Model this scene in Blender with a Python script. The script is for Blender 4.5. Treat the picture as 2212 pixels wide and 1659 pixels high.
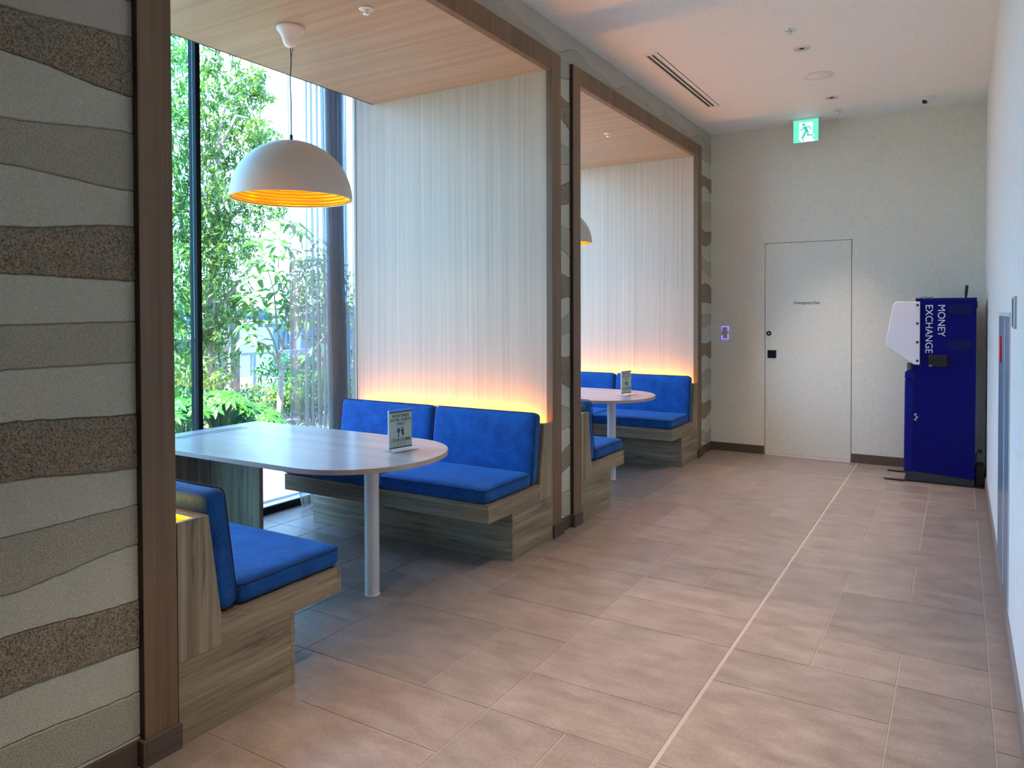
import bpy, bmesh, math, random
from mathutils import Vector, Matrix
from mathutils import noise as mnoise

for o in list(bpy.data.objects):
    bpy.data.objects.remove(o, do_unlink=True)
S = bpy.context.scene
COL = S.collection
R = random.Random(7)

# ------------------------------------------------------------ camera
YAW, PITCH, ROLL, FPX, CY = 0.5438, 0.0168, -0.0033, 1600.29, 703.07
c, s = math.cos(YAW), math.sin(YAW)
fw, rt, up = Vector((-s, c, 0)), Vector((c, s, 0)), Vector((0, 0, 1))
f2 = fw * math.cos(PITCH) - up * math.sin(PITCH)
u2 = up * math.cos(PITCH) + fw * math.sin(PITCH)
r3 = rt * math.cos(ROLL) + u2 * math.sin(ROLL)
u3 = u2 * math.cos(ROLL) - rt * math.sin(ROLL)
cd = bpy.data.cameras.new('camera')
cam = bpy.data.objects.new('camera', cd)
COL.objects.link(cam)
cam.matrix_world = Matrix((( r3.x, u3.x, -f2.x, 0), (r3.y, u3.y, -f2.y, 0), (r3.z, u3.z, -f2.z, 1.5), (0, 0, 0, 1)))
cd.sensor_width = 36
cd.lens = FPX / 2212 * 36
cd.shift_y = -(829.5 - CY) / 2212
cd.clip_start = 0.02
cd.clip_end = 800
S.camera = cam

# ------------------------------------------------------------ world, sun, exposure
w = bpy.data.worlds.new('sky')
S.world = w
w.use_nodes = True
nt = w.node_tree
bg = nt.nodes['Background']
tc = nt.nodes.new('ShaderNodeTexCoord')
sp = nt.nodes.new('ShaderNodeSeparateXYZ')
cr = nt.nodes.new('ShaderNodeValToRGB')
nt.links.new(tc.outputs['Generated'], sp.inputs[0])
nt.links.new(sp.outputs['Z'], cr.inputs[0])
cr.color_ramp.elements[0].position = 0.0
cr.color_ramp.elements[0].color = (0.42, 0.68, 1.0, 1)
cr.color_ramp.elements[1].position = 0.45
cr.color_ramp.elements[1].color = (0.27, 0.52, 1.0, 1)
nt.links.new(cr.outputs[0], bg.inputs['Color'])
bg.inputs['Strength'].default_value = 6.8

sd = bpy.data.lights.new('sun', 'SUN')
sd.energy = 34.0
sd.angle = 0.01
sd.color = (1.0, 0.95, 0.86)
sun = bpy.data.objects.new('sun', sd)
COL.objects.link(sun)
sun.rotation_euler = Vector((0.05, -0.55, 0.83)).to_track_quat('Z', 'Y').to_euler()

S.view_settings.view_transform = 'Standard'
S.view_settings.look = 'None'
S.view_settings.exposure = 0.66
S.view_settings.gamma = 1.0
S.view_settings.use_curve_mapping = False
S.cycles.transparent_max_bounces = 32
S.cycles.diffuse_bounces = 7

# ------------------------------------------------------------ helpers
def link(o, parent=None):
    COL.objects.link(o)
    if parent is not None:
        o.parent = parent
    return o

def tag(o, label=None, cat=None, group=None, kind=None):
    if label: o['label'] = label
    if cat: o['category'] = cat
    if group: o['group'] = group
    if kind: o['kind'] = kind
    return o

def obj(name, bm, m, parent=None, bevel=0, smooth=False, seg=2, loc=None):
    me = bpy.data.meshes.new(name)
    bmesh.ops.recalc_face_normals(bm, faces=bm.faces)
    bm.to_mesh(me)
    bm.free()
    for mm in (m if isinstance(m, (list, tuple)) else [m]):
        me.materials.append(mm)
    if smooth:
        for p in me.polygons: p.use_smooth = True
    o = bpy.data.objects.new(name, me)
    link(o, parent)
    if loc: o.location = loc
    if bevel:
        b = o.modifiers.new('bevel', 'BEVEL')
        b.width = bevel; b.segments = seg; b.limit_method = 'ANGLE'; b.angle_limit = math.radians(40)
    return o

def thing(name, label, cat, loc=(0, 0, 0), rz=0, group=None):
    o = bpy.data.objects.new(name, None)
    link(o)
    o.location = loc
    o.rotation_euler = (0, 0, rz)
    o.empty_display_size = 0.1
    return tag(o, label, cat, group)

def struct(o):
    o['kind'] = 'structure'
    return o

def box(bm, x0, x1, y0, y1, z0, z1):
    v = [bm.verts.new((x, y, z)) for x in (x0, x1) for y in (y0, y1) for z in (z0, z1)]
    for a, b_, c_, d in ((0, 1, 3, 2), (4, 6, 7, 5), (0, 4, 5, 1), (2, 3, 7, 6), (0, 2, 6, 4), (1, 5, 7, 3)):
        bm.faces.new((v[a], v[b_], v[c_], v[d]))
    return bm

def B(*a):
    return box(bmesh.new(), *a)

def prism(bm, poly, axis, a, b):
    def P(p, t):
        return {'x': (t, p[0], p[1]), 'y': (p[0], t, p[1]), 'z': (p[0], p[1], t)}[axis]
    va = [bm.verts.new(P(p, a)) for p in poly]
    vb = [bm.verts.new(P(p, b)) for p in poly]
    bm.faces.new(va); bm.faces.new(vb[::-1])
    n = len(poly)
    for i in range(n):
        bm.faces.new((va[i], vb[i], vb[(i + 1) % n], va[(i + 1) % n]))
    return bm

def lathe(bm, prof, n=48, cx=0, cy=0, axis='z', closed=False, cap=True):
    rings = []
    for r, z in prof:
        ring = []
        for i in range(n):
            t = 2 * math.pi * i / n
            a, b = r * math.cos(t), r * math.sin(t)
            p = {'z': (cx + a, cy + b, z), 'x': (z, cx + a, cy + b), 'y': (cx + a, z, cy + b)}[axis]
            ring.append(bm.verts.new(p))
        rings.append(ring)
    k = len(rings)
    for j in range(k if closed else k - 1):
        A, Bq = rings[j], rings[(j + 1) % k]
        for i in range(n):
            bm.faces.new((A[i], A[(i + 1) % n], Bq[(i + 1) % n], Bq[i]))
    if not closed and cap:
        if prof[0][0] > 1e-5: bm.faces.new(rings[0])
        if prof[-1][0] > 1e-5: bm.faces.new(rings[-1][::-1])
    return bm

def cyl(bm, x, y, z0, z1, r, n=32):
    return lathe(bm, [(r, z0), (r, z1)], n, x, y)

def tube(bm, pts, r, n=8):
    pts = [Vector(p) for p in pts]
    rr = r if isinstance(r, (list, tuple)) else [r] * len(pts)
    prev = None
    for i, p in enumerate(pts):
        d = (pts[min(i + 1, len(pts) - 1)] - pts[max(i - 1, 0)]).normalized()
        a = d.cross(Vector((0.31, 0.2, 0.93)))
        if a.length < 0.05: a = d.cross(Vector((1, 0, 0)))
        a.normalize(); b = d.cross(a)
        ring = [bm.verts.new(p + (a * math.cos(2 * math.pi * k / n) + b * math.sin(2 * math.pi * k / n)) * rr[i]) for k in range(n)]
        if prev:
            for k in range(n):
                bm.faces.new((prev[k], prev[(k + 1) % n], ring[(k + 1) % n], ring[k]))
        else:
            bm.faces.new(ring)
        prev = ring
    bm.faces.new(prev[::-1])
    return bm

def text_obj(name, body, size, m, parent, M, extrude=0.0006, align='CENTER', bold=0.0, spacing=1.0):
    cu = bpy.data.curves.new('t', 'FONT')
    cu.body = body; cu.size = size; cu.align_x = align; cu.align_y = 'CENTER'
    cu.extrude = extrude; cu.offset = bold; cu.space_character = spacing
    t = bpy.data.objects.new('t', cu)
    COL.objects.link(t)
    dg = bpy.context.evaluated_depsgraph_get()
    dg.update()
    me = bpy.data.meshes.new_from_object(t.evaluated_get(dg))
    bpy.data.objects.remove(t, do_unlink=True)
    me.transform(M)
    me.materials.clear(); me.materials.append(m)
    o = bpy.data.objects.new(name, me)
    return link(o, parent)

# ------------------------------------------------------------ materials
def mat(name, col=(0.5, 0.5, 0.5), rough=0.5, metal=0.0, spec=0.5, emit=None, es=1.0, sheen=0.0, coat=0.0):
    m = bpy.data.materials.new(name)
    m.use_nodes = True
    b = m.node_tree.nodes['Principled BSDF']
    b.inputs['Base Color'].default_value = (*col, 1)
    b.inputs['Roughness'].default_value = rough
    b.inputs['Metallic'].default_value = metal
    b.inputs['Specular IOR Level'].default_value = spec
    b.inputs['Sheen Weight'].default_value = sheen
    b.inputs['Coat Weight'].default_value = coat
    if emit:
        b.inputs['Emission Color'].default_value = (*emit, 1)
        b.inputs['Emission Strength'].default_value = es
    return m

class N:
    def __init__(self, m):
        self.nt = m.node_tree; self.b = self.nt.nodes['Principled BSDF']
    def node(self, t, **k):
        n = self.nt.nodes.new(t)
        for a, v in k.items():
            if a in n.inputs: n.inputs[a].default_value = v
            else: setattr(n, a, v)
        return n
    def coords(self, scale=(1, 1, 1), rot=(0, 0, 0), loc=(0, 0, 0)):
        t = self.node('ShaderNodeTexCoord'); mp = self.node('ShaderNodeMapping')
        mp.inputs['Scale'].default_value = scale
        mp.inputs['Rotation'].default_value = rot
        mp.inputs['Location'].default_value = loc
        self.nt.links.new(t.outputs['Object'], mp.inputs[0])
        return mp.outputs[0]
    def noise(self, vec, scale, detail=3, rough=0.5, dist=0.0):
        n = self.node('ShaderNodeTexNoise', Scale=scale, Detail=detail, Roughness=rough, Distortion=dist)
        self.nt.links.new(vec, n.inputs['Vector'])
        return n.outputs['Fac']
    def ramp(self, fac, stops):
        r = self.node('ShaderNodeValToRGB')
        e = r.color_ramp.elements
        e[0].position, e[0].color = stops[0][0], (*stops[0][1], 1)
        e[1].position, e[1].color = stops[-1][0], (*stops[-1][1], 1)
        for p, cc in stops[1:-1]:
            q = e.new(p); q.color = (*cc, 1)
        self.nt.links.new(fac, r.inputs[0])
        return r.outputs[0]
    def math(self, op, a, b=0.5):
        n = self.node('ShaderNodeMath', operation=op)
        for i, v in enumerate((a, b)):
            if isinstance(v, (int, float)): n.inputs[i].default_value = v
            else: self.nt.links.new(v, n.inputs[i])
        return n.outputs[0]
    def mix(self, fac, a, b, mode='MIX'):
        n = self.node('ShaderNodeMix', data_type='RGBA', blend_type=mode)
        for i, v in ((0, fac), (6, a), (7, b)):
            if isinstance(v, (int, float)): n.inputs[i].default_value = v
            elif isinstance(v, tuple): n.inputs[i].default_value = (*v, 1)
            else: self.nt.links.new(v, n.inputs[i])
        return n.outputs[2]
    def bump(self, h, dist, strength=1.0):
        n = self.node('ShaderNodeBump', Strength=strength, Distance=dist)
        self.nt.links.new(h, n.inputs['Height'])
        self.nt.links.new(n.outputs[0], self.b.inputs['Normal'])
    def set(self, name, v):
        self.nt.links.new(v, self.b.inputs[name])

def wood(name, dark, mid, light, axis, fine=70, along=1.2, rough=0.45, broad=7, knots=False, bump=0.0004, contrast=1.0):
    m = mat(name, mid, rough)
    n = N(m)
    def sc(a, b):
        return tuple(a if 'xyz'[i] == axis else b for i in range(3))
    f = n.noise(n.coords(sc(along, fine)), 1.0, 4, 0.65)
    g = n.noise(n.coords(sc(along * 0.45, broad), loc=(3.1, 1.7, 5.3)), 1.0, 3, 0.55, 0.6 if knots else 0.0)
    k = n.math('ADD', n.math('MULTIPLY', f, 0.55 * contrast), n.math('MULTIPLY', g, 0.55))
    lo, hi = 0.34 + 0.2 * (contrast - 1), 0.74
    col = n.ramp(k, [(lo, dark), (0.5 * (lo + hi), mid), (hi, light)])
    if knots:
        h = n.noise(n.coords(sc(2.2, 26), loc=(9, 4, 2)), 1.0, 5, 0.7, 0.8)
        line = n.ramp(h, [(0.32, (0.30, 0.25, 0.2)), (0.44, (1, 1, 1)), (1.0, (1.15, 1.15, 1.15))])
        col = n.mix(0.9, col, line, 'MULTIPLY')
    n.set('Base Color', col)
    n.bump(f, bump, 0.5)
    return m

M = {}
M['panel_v'] = wood('laminate_vertical', (0.48, 0.385, 0.285), (0.60, 0.485, 0.365), (0.68, 0.56, 0.43), 'z', 130, 0.7, 0.5, 45)
M['soffit'] = wood('laminate_soffit', (0.30, 0.235, 0.165), (0.40, 0.32, 0.235), (0.48, 0.40, 0.31), 'x', 60, 0.9, 0.45, 14)
M['frame'] = wood('frame_walnut', (0.12, 0.073, 0.038), (0.18, 0.115, 0.062), (0.245, 0.16, 0.09), 'z', 110, 1.0, 0.5, 14)
M['frame_side'] = mat('frame_dark_edge', (0.03, 0.02, 0.015), 0.6)
M['skirt'] = wood('skirting_wood', (0.05, 0.036, 0.027), (0.085, 0.06, 0.045), (0.12, 0.09, 0.07), 'y', 120, 1.5, 0.5, 20)
oak = ((0.115, 0.092, 0.055), (0.25, 0.205, 0.135), (0.40, 0.34, 0.24))
M['oak_y'] = wood('bench_oak_side', *oak, 'y', 60, 1.6, 0.5, 13, True)
M['oak_x'] = wood('bench_oak_front', *oak, 'x', 60, 1.6, 0.5, 13, True)
M['oak_z'] = wood('bench_oak_upright', *oak, 'z', 55, 1.2, 0.5, 16, True)
M['tabletop'] = wood('table_laminate', (0.30, 0.29, 0.30), (0.37, 0.36, 0.37), (0.42, 0.41, 0.42), 'x', 45, 0.8, 0.24, 10)
M['tableedge'] = wood('table_edge', (0.36, 0.30, 0.24), (0.45, 0.38, 0.31), (0.52, 0.45, 0.37), 'x', 45, 1.5, 0.5, 10)
M['white'] = mat('white_powder_coat', (0.78, 0.78, 0.78), 0.35)
M['lampwhite'] = mat('pendant_white', (0.62, 0.60, 0.56), 0.45)
M['gold'] = mat('pendant_gold', (1.0, 0.56, 0.02), 0.30, 0.6)
M['groove_shade'] = mat('pendant_groove_shade', (0.22, 0.08, 0.005), 0.5)  # dark gold puts the shade between the reflector rings into colour
M['gold'].node_tree.nodes['Principled BSDF'].inputs['Specular Tint'].default_value = (1, 0.7, 0.2, 1)
M['black'] = mat('black_plastic', (0.012, 0.012, 0.014), 0.45)
M['blackm'] = mat('black_aluminium', (0.006, 0.009, 0.011), 0.6, 0.0, spec=0.12)
M['steel'] = mat('brushed_steel', (0.55, 0.55, 0.56), 0.3, 1.0)
M['cordm'] = mat('cord_grey', (0.06, 0.06, 0.07), 0.4)
M['chrome'] = mat('chrome', (0.85, 0.85, 0.86), 0.08, 1.0)
M['navy'] = mat('machine_navy', (0.0003, 0.002, 0.15), 0.4, spec=0.2)
M['navy2'] = mat('machine_navy_trim', (0.0008, 0.005, 0.20), 0.35, spec=0.3)
M['darkgrey'] = mat('dark_grey_plinth', (0.035, 0.045, 0.055), 0.5)
M['shield'] = mat('white_shield', (0.86, 0.85, 0.92), 0.4)
M['cream'] = mat('cream_plastic', (0.75, 0.66, 0.5), 0.5)
M['vent'] = mat('machine_vent', (0.008, 0.022, 0.030), 0.7, spec=0.2)
M['textw'] = mat('white_lettering', (0.85, 0.88, 0.95), 0.5)
M['textk'] = mat('black_lettering', (0.02, 0.02, 0.03), 0.6)
M['red'] = mat('red_handle', (0.9, 0.02, 0.05), 0.35)
M['led'] = mat('led_strip', (1, 0.7, 0.3), 0.5, emit=(1.0, 0.37, 0.012), es=44.0)
M['bulb'] = mat('warm_bulb', (1, 0.8, 0.5), 0.5, emit=(1.0, 0.62, 0.22), es=14.0)
M['sgreen'] = mat('exit_green', (0.1, 0.7, 0.45), 0.4, emit=(0.13, 0.80, 0.46), es=0.72)
M['sgreen2'] = mat('exit_green_figure', (0.05, 0.5, 0.35), 0.4, emit=(0.03, 0.45, 0.32), es=0.6)
M['swhite'] = mat('exit_white', (0.8, 0.9, 0.95), 0.4, emit=(0.55, 0.74, 0.95), es=0.72)
M['violet'] = mat('switch_led', (0.3, 0.3, 0.8), 0.4, emit=(0.22, 0.2, 0.85), es=0.9)
M['plate'] = mat('switch_plate', (0.5, 0.47, 0.42), 0.5)
M['paper'] = mat('cream_card', (0.92, 0.90, 0.66), 0.55)
M['cardblue'] = mat('card_blue', (0.03, 0.08, 0.25), 0.5)
M['cardteal'] = mat('card_teal', (0.03, 0.13, 0.13), 0.5)
M['soil'] = mat('planter_soil', (0.10, 0.08, 0.055), 0.9)
M['doorleak'] = mat('door_light_leak', (0.93, 0.94, 0.95), 0.25)  # pale colour stands in for daylight leaking under the door
M['cabinet'] = mat('cabinet_steel_blue', (0.20, 0.30, 0.42), 0.25, 0.35)
M['cabframe'] = mat('cabinet_frame', (0.62, 0.62, 0.55), 0.4)
M['bright'] = mat('cabinet_bright_edge', (0.8, 0.82, 0.85), 0.3)

def plaster(name, c0, c1, scale, dist, rough=0.9):
    m = mat(name, c0, rough, spec=0.15)
    n = N(m)
    v = n.coords()
    a = n.noise(v, scale, 3, 0.6)
    b = n.noise(v, 2.5, 2)
    col = n.ramp(a, [(0.3, c0), (0.62, c1)])
    col = n.mix(0.25, col, n.ramp(b, [(0.3, (0.75, 0.75, 0.75)), (0.7, (1, 1, 1))]), 'MULTIPLY')
    n.set('Base Color', col)
    n.bump(a, dist, 1.0)
    return m

M['pl_light'] = plaster('plaster_pale', (0.47, 0.475, 0.39), (0.65, 0.66, 0.555), 230, 0.003)
M['pl_mid'] = plaster('plaster_sand', (0.35, 0.34, 0.265), (0.54, 0.53, 0.435), 190, 0.005)
M['pl_smooth'] = plaster('plaster_smooth', (0.44, 0.41, 0.35), (0.54, 0.51, 0.45), 200, 0.0015)
M['pl_coarse'] = plaster('plaster_coarse_brown', (0.12, 0.10, 0.066), (0.47, 0.415, 0.31), 150, 0.010)

def wallpaper(name, c0, c1, rough=0.8, axis=None, spec=0.25):
    m = mat(name, c0, rough, spec=spec)
    n = N(m)
    v = n.coords((1, 1, 1) if axis is None else tuple(0.25 if 'xyz'[i] == axis else 1 for i in range(3)))
    a = n.noise(v, 110, 3, 0.6)
    b = n.noise(v, 28, 2, 0.5)
    f = n.math('ADD', n.math('MULTIPLY', a, 0.7), n.math('MULTIPLY', b, 0.3))
    n.set('Base Color', n.ramp(f, [(0.35, c0), (0.62, c1)]))
    n.bump(a, 0.0016, 0.8)
    return m

M['wp_far'] = wallpaper('wallpaper_beige', (0.70, 0.70, 0.60), (0.82, 0.82, 0.71))
M['wp_right'] = wallpaper('wallpaper_pale', (0.74, 0.72, 0.69), (0.86, 0.84, 0.81), 0.6, 'z')
M['ceil'] = wallpaper('ceiling_paper', (0.80, 0.83, 0.81), (0.90, 0.92, 0.90), 0.55, None, 0.4)

# velvet-like upholstery
def fabric(name, c0, c1):
    m = mat(name, c0, 0.75, spec=0.2, sheen=0.35)
    m.node_tree.nodes['Principled BSDF'].inputs['Sheen Tint'].default_value = (0.25, 0.55, 1.0, 1)
    m.node_tree.nodes['Principled BSDF'].inputs['Sheen Roughness'].default_value = 0.4
    n = N(m)
    a = n.noise(n.coords((1, 1, 0.4)), 160, 3, 0.6)
    b = n.noise(n.coords(), 9, 3, 0.6)
    f = n.math('ADD', n.math('MULTIPLY', a, 0.6), n.math('MULTIPLY', b, 0.4))
    n.set('Base Color', n.ramp(f, [(0.36, c0), (0.64, c1)]))
    n.bump(a, 0.002, 0.7)
    return m
M['blue'] = fabric('blue_upholstery', (0.004, 0.045, 0.20), (0.010, 0.115, 0.42))
M['piping'] = mat('dark_blue_piping', (0.004, 0.02, 0.08), 0.8)

# floor tile: per-tile tint
def tile_mat():
    m = mat('stone_tile', (0.2, 0.17, 0.15), 0.42, spec=0.5)
    n = N(m)
    info = n.node('ShaderNodeObjectInfo')
    v = n.coords((1, 2.2, 1))
    a = n.noise(v, 5, 5, 0.65)
    b = n.noise(n.coords(), 90, 3, 0.7)
    f = n.math('ADD', n.math('MULTIPLY', a, 0.6), n.math('MULTIPLY', b, 0.4))
    col = n.ramp(f, [(0.36, (0.185, 0.148, 0.130)), (0.5, (0.245, 0.200, 0.178)), (0.66, (0.32, 0.27, 0.245))])
    tint = n.ramp(info.outputs['Random'], [(0, (0.88, 0.88, 0.88)), (1, (1.08, 1.06, 1.04))])
    n.set('Base Color', n.mix(1.0, col, tint, 'MULTIPLY'))
    rr = n.math('ADD', n.math('MULTIPLY', a, 0.16), 0.26)
    n.set('Roughness', rr)
    n.bump(n.math('ADD', b, n.noise(n.coords(), 260, 2)), 0.0009, 0.6)
    return m
M['tile'] = tile_mat()
M['grout'] = mat('grout', (0.36, 0.31, 0.28), 0.8)

def concrete(name, c0, c1, sc=6):
    m = mat(name, c0, 0.85)
    n = N(m)
    n.set('Base Color', n.ramp(n.noise(n.coords(), sc, 4, 0.6), [(0.35, c0), (0.65, c1)]))
    return m
M['paving'] = concrete('outdoor_paving', (0.10, 0.10, 0.10), (0.135, 0.135, 0.135))
M['far_ground'] = concrete('distant_ground', (0.07, 0.11, 0.11), (0.14, 0.17, 0.18), 0.12)
M['concrete'] = concrete('concrete_pillar', (0.12, 0.125, 0.12), (0.15, 0.155, 0.15))
M['bldg'] = concrete('far_building_wall', (0.05, 0.12, 0.19), (0.07, 0.15, 0.22), 0.3)
M['bldg2'] = concrete('far_building_pale', (0.13, 0.16, 0.18), (0.17, 0.20, 0.22), 0.3)
M['bwin'] = mat('far_window_glass', (0.012, 0.07, 0.15), 0.35)
M['railing'] = mat('railing_pale_blue', (0.09, 0.15, 0.19), 0.4)

def thin_glass(name, tint, gl=0.06):
    m = bpy.data.materials.new(name); m.use_nodes = True
    t = m.node_tree; t.nodes.clear()
    o = t.nodes.new('ShaderNodeOutputMaterial'); mx = t.nodes.new('ShaderNodeMixShader')
    tr = t.nodes.new('ShaderNodeBsdfTransparent'); g = t.nodes.new('ShaderNodeBsdfGlossy')
    fc_ = t.nodes.new('ShaderNodeLayerWeight'); fc_.inputs[0].default_value = 0.5
    pw = t.nodes.new('ShaderNodeMath'); pw.operation = 'POWER'; pw.inputs[1].default_value = 5.0
    t.links.new(fc_.outputs['Facing'], pw.inputs[0])
    lw = t.nodes.new('ShaderNodeMath'); lw.operation = 'MULTIPLY_ADD'; lw.inputs[1].default_value = 0.9; lw.inputs[2].default_value = 0.04
    t.links.new(pw.outputs[0], lw.inputs[0])
    tr.inputs[0].default_value = (*tint, 1); g.inputs['Roughness'].default_value = 0.0
    ml = t.nodes.new('ShaderNodeMath'); ml.operation = 'MULTIPLY'; ml.inputs[1].default_value = gl
    t.links.new(lw.outputs[0], ml.inputs[0]); t.links.new(ml.outputs[0], mx.inputs[0])
    t.links.new(tr.outputs[0], mx.inputs[1]); t.links.new(g.outputs[0], mx.inputs[2])
    t.links.new(mx.outputs[0], o.inputs[0])
    return m
M['glass'] = thin_glass('window_glass', (0.93, 0.97, 0.97), 1.0)
M['glass_teal'] = thin_glass('window_glass_teal_sheen', (0.72, 0.92, 0.92), 1.4)  # teal of this pane's reflections put into the glass colour
M['acrylic'] = thin_glass('clear_acrylic', (0.92, 0.96, 0.98), 1.6)

def sheer():
    m = bpy.data.materials.new('sheer_curtain'); m.use_nodes = True
    t = m.node_tree; t.nodes.clear()
    o = t.nodes.new('ShaderNodeOutputMaterial'); mx = t.nodes.new('ShaderNodeMixShader')
    tr = t.nodes.new('ShaderNodeBsdfTransparent'); ad = t.nodes.new('ShaderNodeMixShader')
    df = t.nodes.new('ShaderNodeBsdfDiffuse'); tl = t.nodes.new('ShaderNodeBsdfTranslucent')
    df.inputs[0].default_value = (0.50, 0.45, 0.41, 1); tl.inputs[0].default_value = (0.30, 0.27, 0.24, 1)
    tr.inputs[0].default_value = (0.86, 0.92, 0.98, 1)
    ad.inputs[0].default_value = 0.35
    t.links.new(df.outputs[0], ad.inputs[1]); t.links.new(tl.outputs[0], ad.inputs[2])
    lw = t.nodes.new('ShaderNodeLayerWeight'); lw.inputs[0].default_value = 0.32
    mr = t.nodes.new('ShaderNodeMapRange')
    mr.inputs[1].default_value = 0.0; mr.inputs[2].default_value = 0.9
    mr.inputs[3].default_value = 0.40; mr.inputs[4].default_value = 0.90
    t.links.new(lw.outputs['Facing'], mr.inputs[0])
    t.links.new(mr.outputs[0], mx.inputs[0])
    t.links.new(tr.outputs[0], mx.inputs[1]); t.links.new(ad.outputs[0], mx.inputs[2])
    t.links.new(mx.outputs[0], o.inputs[0])
    return m
M['sheer'] = sheer()

def leafmat(name, c0, c1, tr=0.4):
    m = bpy.data.materials.new(name); m.use_nodes = True
    t = m.node_tree
    n = N(m)
    n.b.inputs['Roughness'].default_value = 0.4
    # colour varies from leaf to leaf
    g = n.node('ShaderNodeNewGeometry')
    col = n.ramp(g.outputs['Random Per Island'], [(0.0, c0), (0.55, tuple(0.5 * (a + b) for a, b in zip(c0, c1))), (1.0, c1)])
    n.set('Base Color', col)
    tl = t.nodes.new('ShaderNodeBsdfTranslucent')
    br = n.mix(1.0, col, (1.1, 1.3, 0.6), 'MULTIPLY')
    t.links.new(br, tl.inputs[0])
    mx = t.nodes.new('ShaderNodeMixShader'); mx.inputs[0].default_value = tr
    out = [x for x in t.nodes if x.type == 'OUTPUT_MATERIAL'][0]
    t.links.new(n.b.outputs[0], mx.inputs[1]); t.links.new(tl.outputs[0], mx.inputs[2])
    t.links.new(mx.outputs[0], out.inputs[0])
    return m
M['leaf'] = leafmat('leaf_mixed_green', (0.03, 0.085, 0.035), (0.16, 0.28, 0.04))
M['leaf2'] = leafmat('leaf_broad_green', (0.05, 0.13, 0.05), (0.11, 0.23, 0.07))
M['leaf3'] = leafmat('leaf_bright_green', (0.02, 0.10, 0.008), (0.07, 0.23, 0.015))
M['grass'] = leafmat('blade_grey_green', (0.12, 0.20, 0.12), (0.42, 0.48, 0.36), 0.25)
M['bark'] = concrete('bark', (0.20, 0.17, 0.14), (0.34, 0.29, 0.25), 25)

# ------------------------------------------------------------ constants of the place
XW, XF, XR, YF, H = -2.332, -2.304, 0.201, 8.064, 3.432
YB = -2.6
N1 = (1.451, 1.573, 4.332, 4.455)     # frame outer/inner y of booth one
DY = 3.18
N2 = (4.640, 4.756, 7.505, 7.632)
ZT, ZI = 3.225, 3.10
XG = -4.45                            # glass line
XE = -4.06                            # end of booth walls

# ------------------------------------------------------------ floor with tiles
fl = struct(obj('floor', B(XG + 0.03, XR + 0.12, YB - 0.1, YF + 0.1, -0.10, -0.0028), M['grout']))
xs = {}
for k in range(0, 12): xs[-k] = -0.870 - 0.3265 * k           # left grid lines
for k in range(0, 4): xs[100 + k] = -0.858 + 0.3235 * k        # right grid lines (beyond the wide joint)
def yl(j): return 2.337 + 0.3272 * j
cols = [(-4.42, xs[-10])] + [(xs[-k], xs[-k + 1]) for k in range(10, 0, -1)] + [(xs[100], xs[101]), (xs[101], xs[102]), (xs[102], xs[103]), (xs[103], XR - 0.001)]
# column index: 0 edge strip, 1..10 left of wide joint (10 touches it), 11,12,13 right, 14 wall strip
rows = list(range(-12, 18))
taken = {}
rects = []
def R_(c0, c1, j0, j1):
    for cc in range(c0, c1 + 1):
        for jj in range(j0, j1 + 1):
            if (cc, jj) in taken: return False
    for cc in range(c0, c1 + 1):
        for jj in range(j0, j1 + 1): taken[(cc, jj)] = 1
    rects.append((c0, c1, j0, j1))
    return True
known = [(9, 10, 0, 0), (9, 10, 1, 2), (9, 10, 3, 3), (9, 10, 4, 4), (9, 9, 5, 5), (10, 10, 5, 5), (9, 9, 6, 7), (10, 10, 6, 7),
         (9, 10, 8, 9), (9, 9, 10, 11), (10, 10, 10, 10), (10, 10, 11, 11), (9, 10, 12, 13), (9, 10, 14, 14), (9, 10, 15, 16),
         (9, 9, -2, -1), (10, 10, -2, -1), (9, 10, -3, -3), (9, 10, -5, -4),
         (8, 8, 0, 1), (6, 7, 0, 1), (7, 8, -1, -1), (7, 8, -2, -2), (6, 6, -2, -1), (5, 5, 0, 0), (5, 5, 1, 1), (5, 5, -1, -1),
         (8, 8, 2, 2), (7, 7, 2, 2), (7, 8, 3, 4), (8, 8, 5, 6), (8, 8, 7, 7), (7, 7, 5, 5), (7, 7, 6, 7), (6, 6, 2, 3), (5, 5, 2, 2), (5, 5, 3, 4),
         (6, 6, 4, 5), (4, 4, 2, 3), (4, 4, 0, 1), (4, 4, 4, 4), (3, 3, 4, 4), (3, 3, 3, 3), (2, 2, 4, 4), (1, 1, 4, 4), (2, 2, 3, 3),
         (8, 8, 8, 9), (7, 7, 8, 9), (7, 8, 10, 10), (8, 8, 11, 11), (7, 7, 11, 12), (8, 8, 12, 14), (7, 7, 13, 14),
         (11, 11, 3, 4), (11, 11, 5, 6), (12, 12, 3, 3), (12, 13, 4, 5), (12, 12, 6, 6), (13, 13, 6, 7), (11, 12, 7, 7), (13, 13, 3, 3),
         (11, 12, 2, 2), (11, 12, 0, 1), (13, 13, 1, 2), (13, 13, -1, 0), (11, 11, 8, 8), (11, 11, 9, 10), (11, 11, 11, 11), (12, 13, 8, 8), (12, 12, 9, 11),
         (13, 13, 9, 9), (13, 13, 10, 11), (13, 14, 12, 12), (13, 13, 13, 14), (12, 12, 12, 13), (11, 11, 12, 13), (12, 12, 14, 14), (11, 11, 14, 15), (12, 12, 15, 16), (13, 13, 15, 16),
         (14, 14, 3, 6), (14, 14, 7, 7), (14, 14, 8, 11), (14, 14, 2, 2), (14, 14, 13, 15)]
for k in known: R_(*k)
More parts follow.
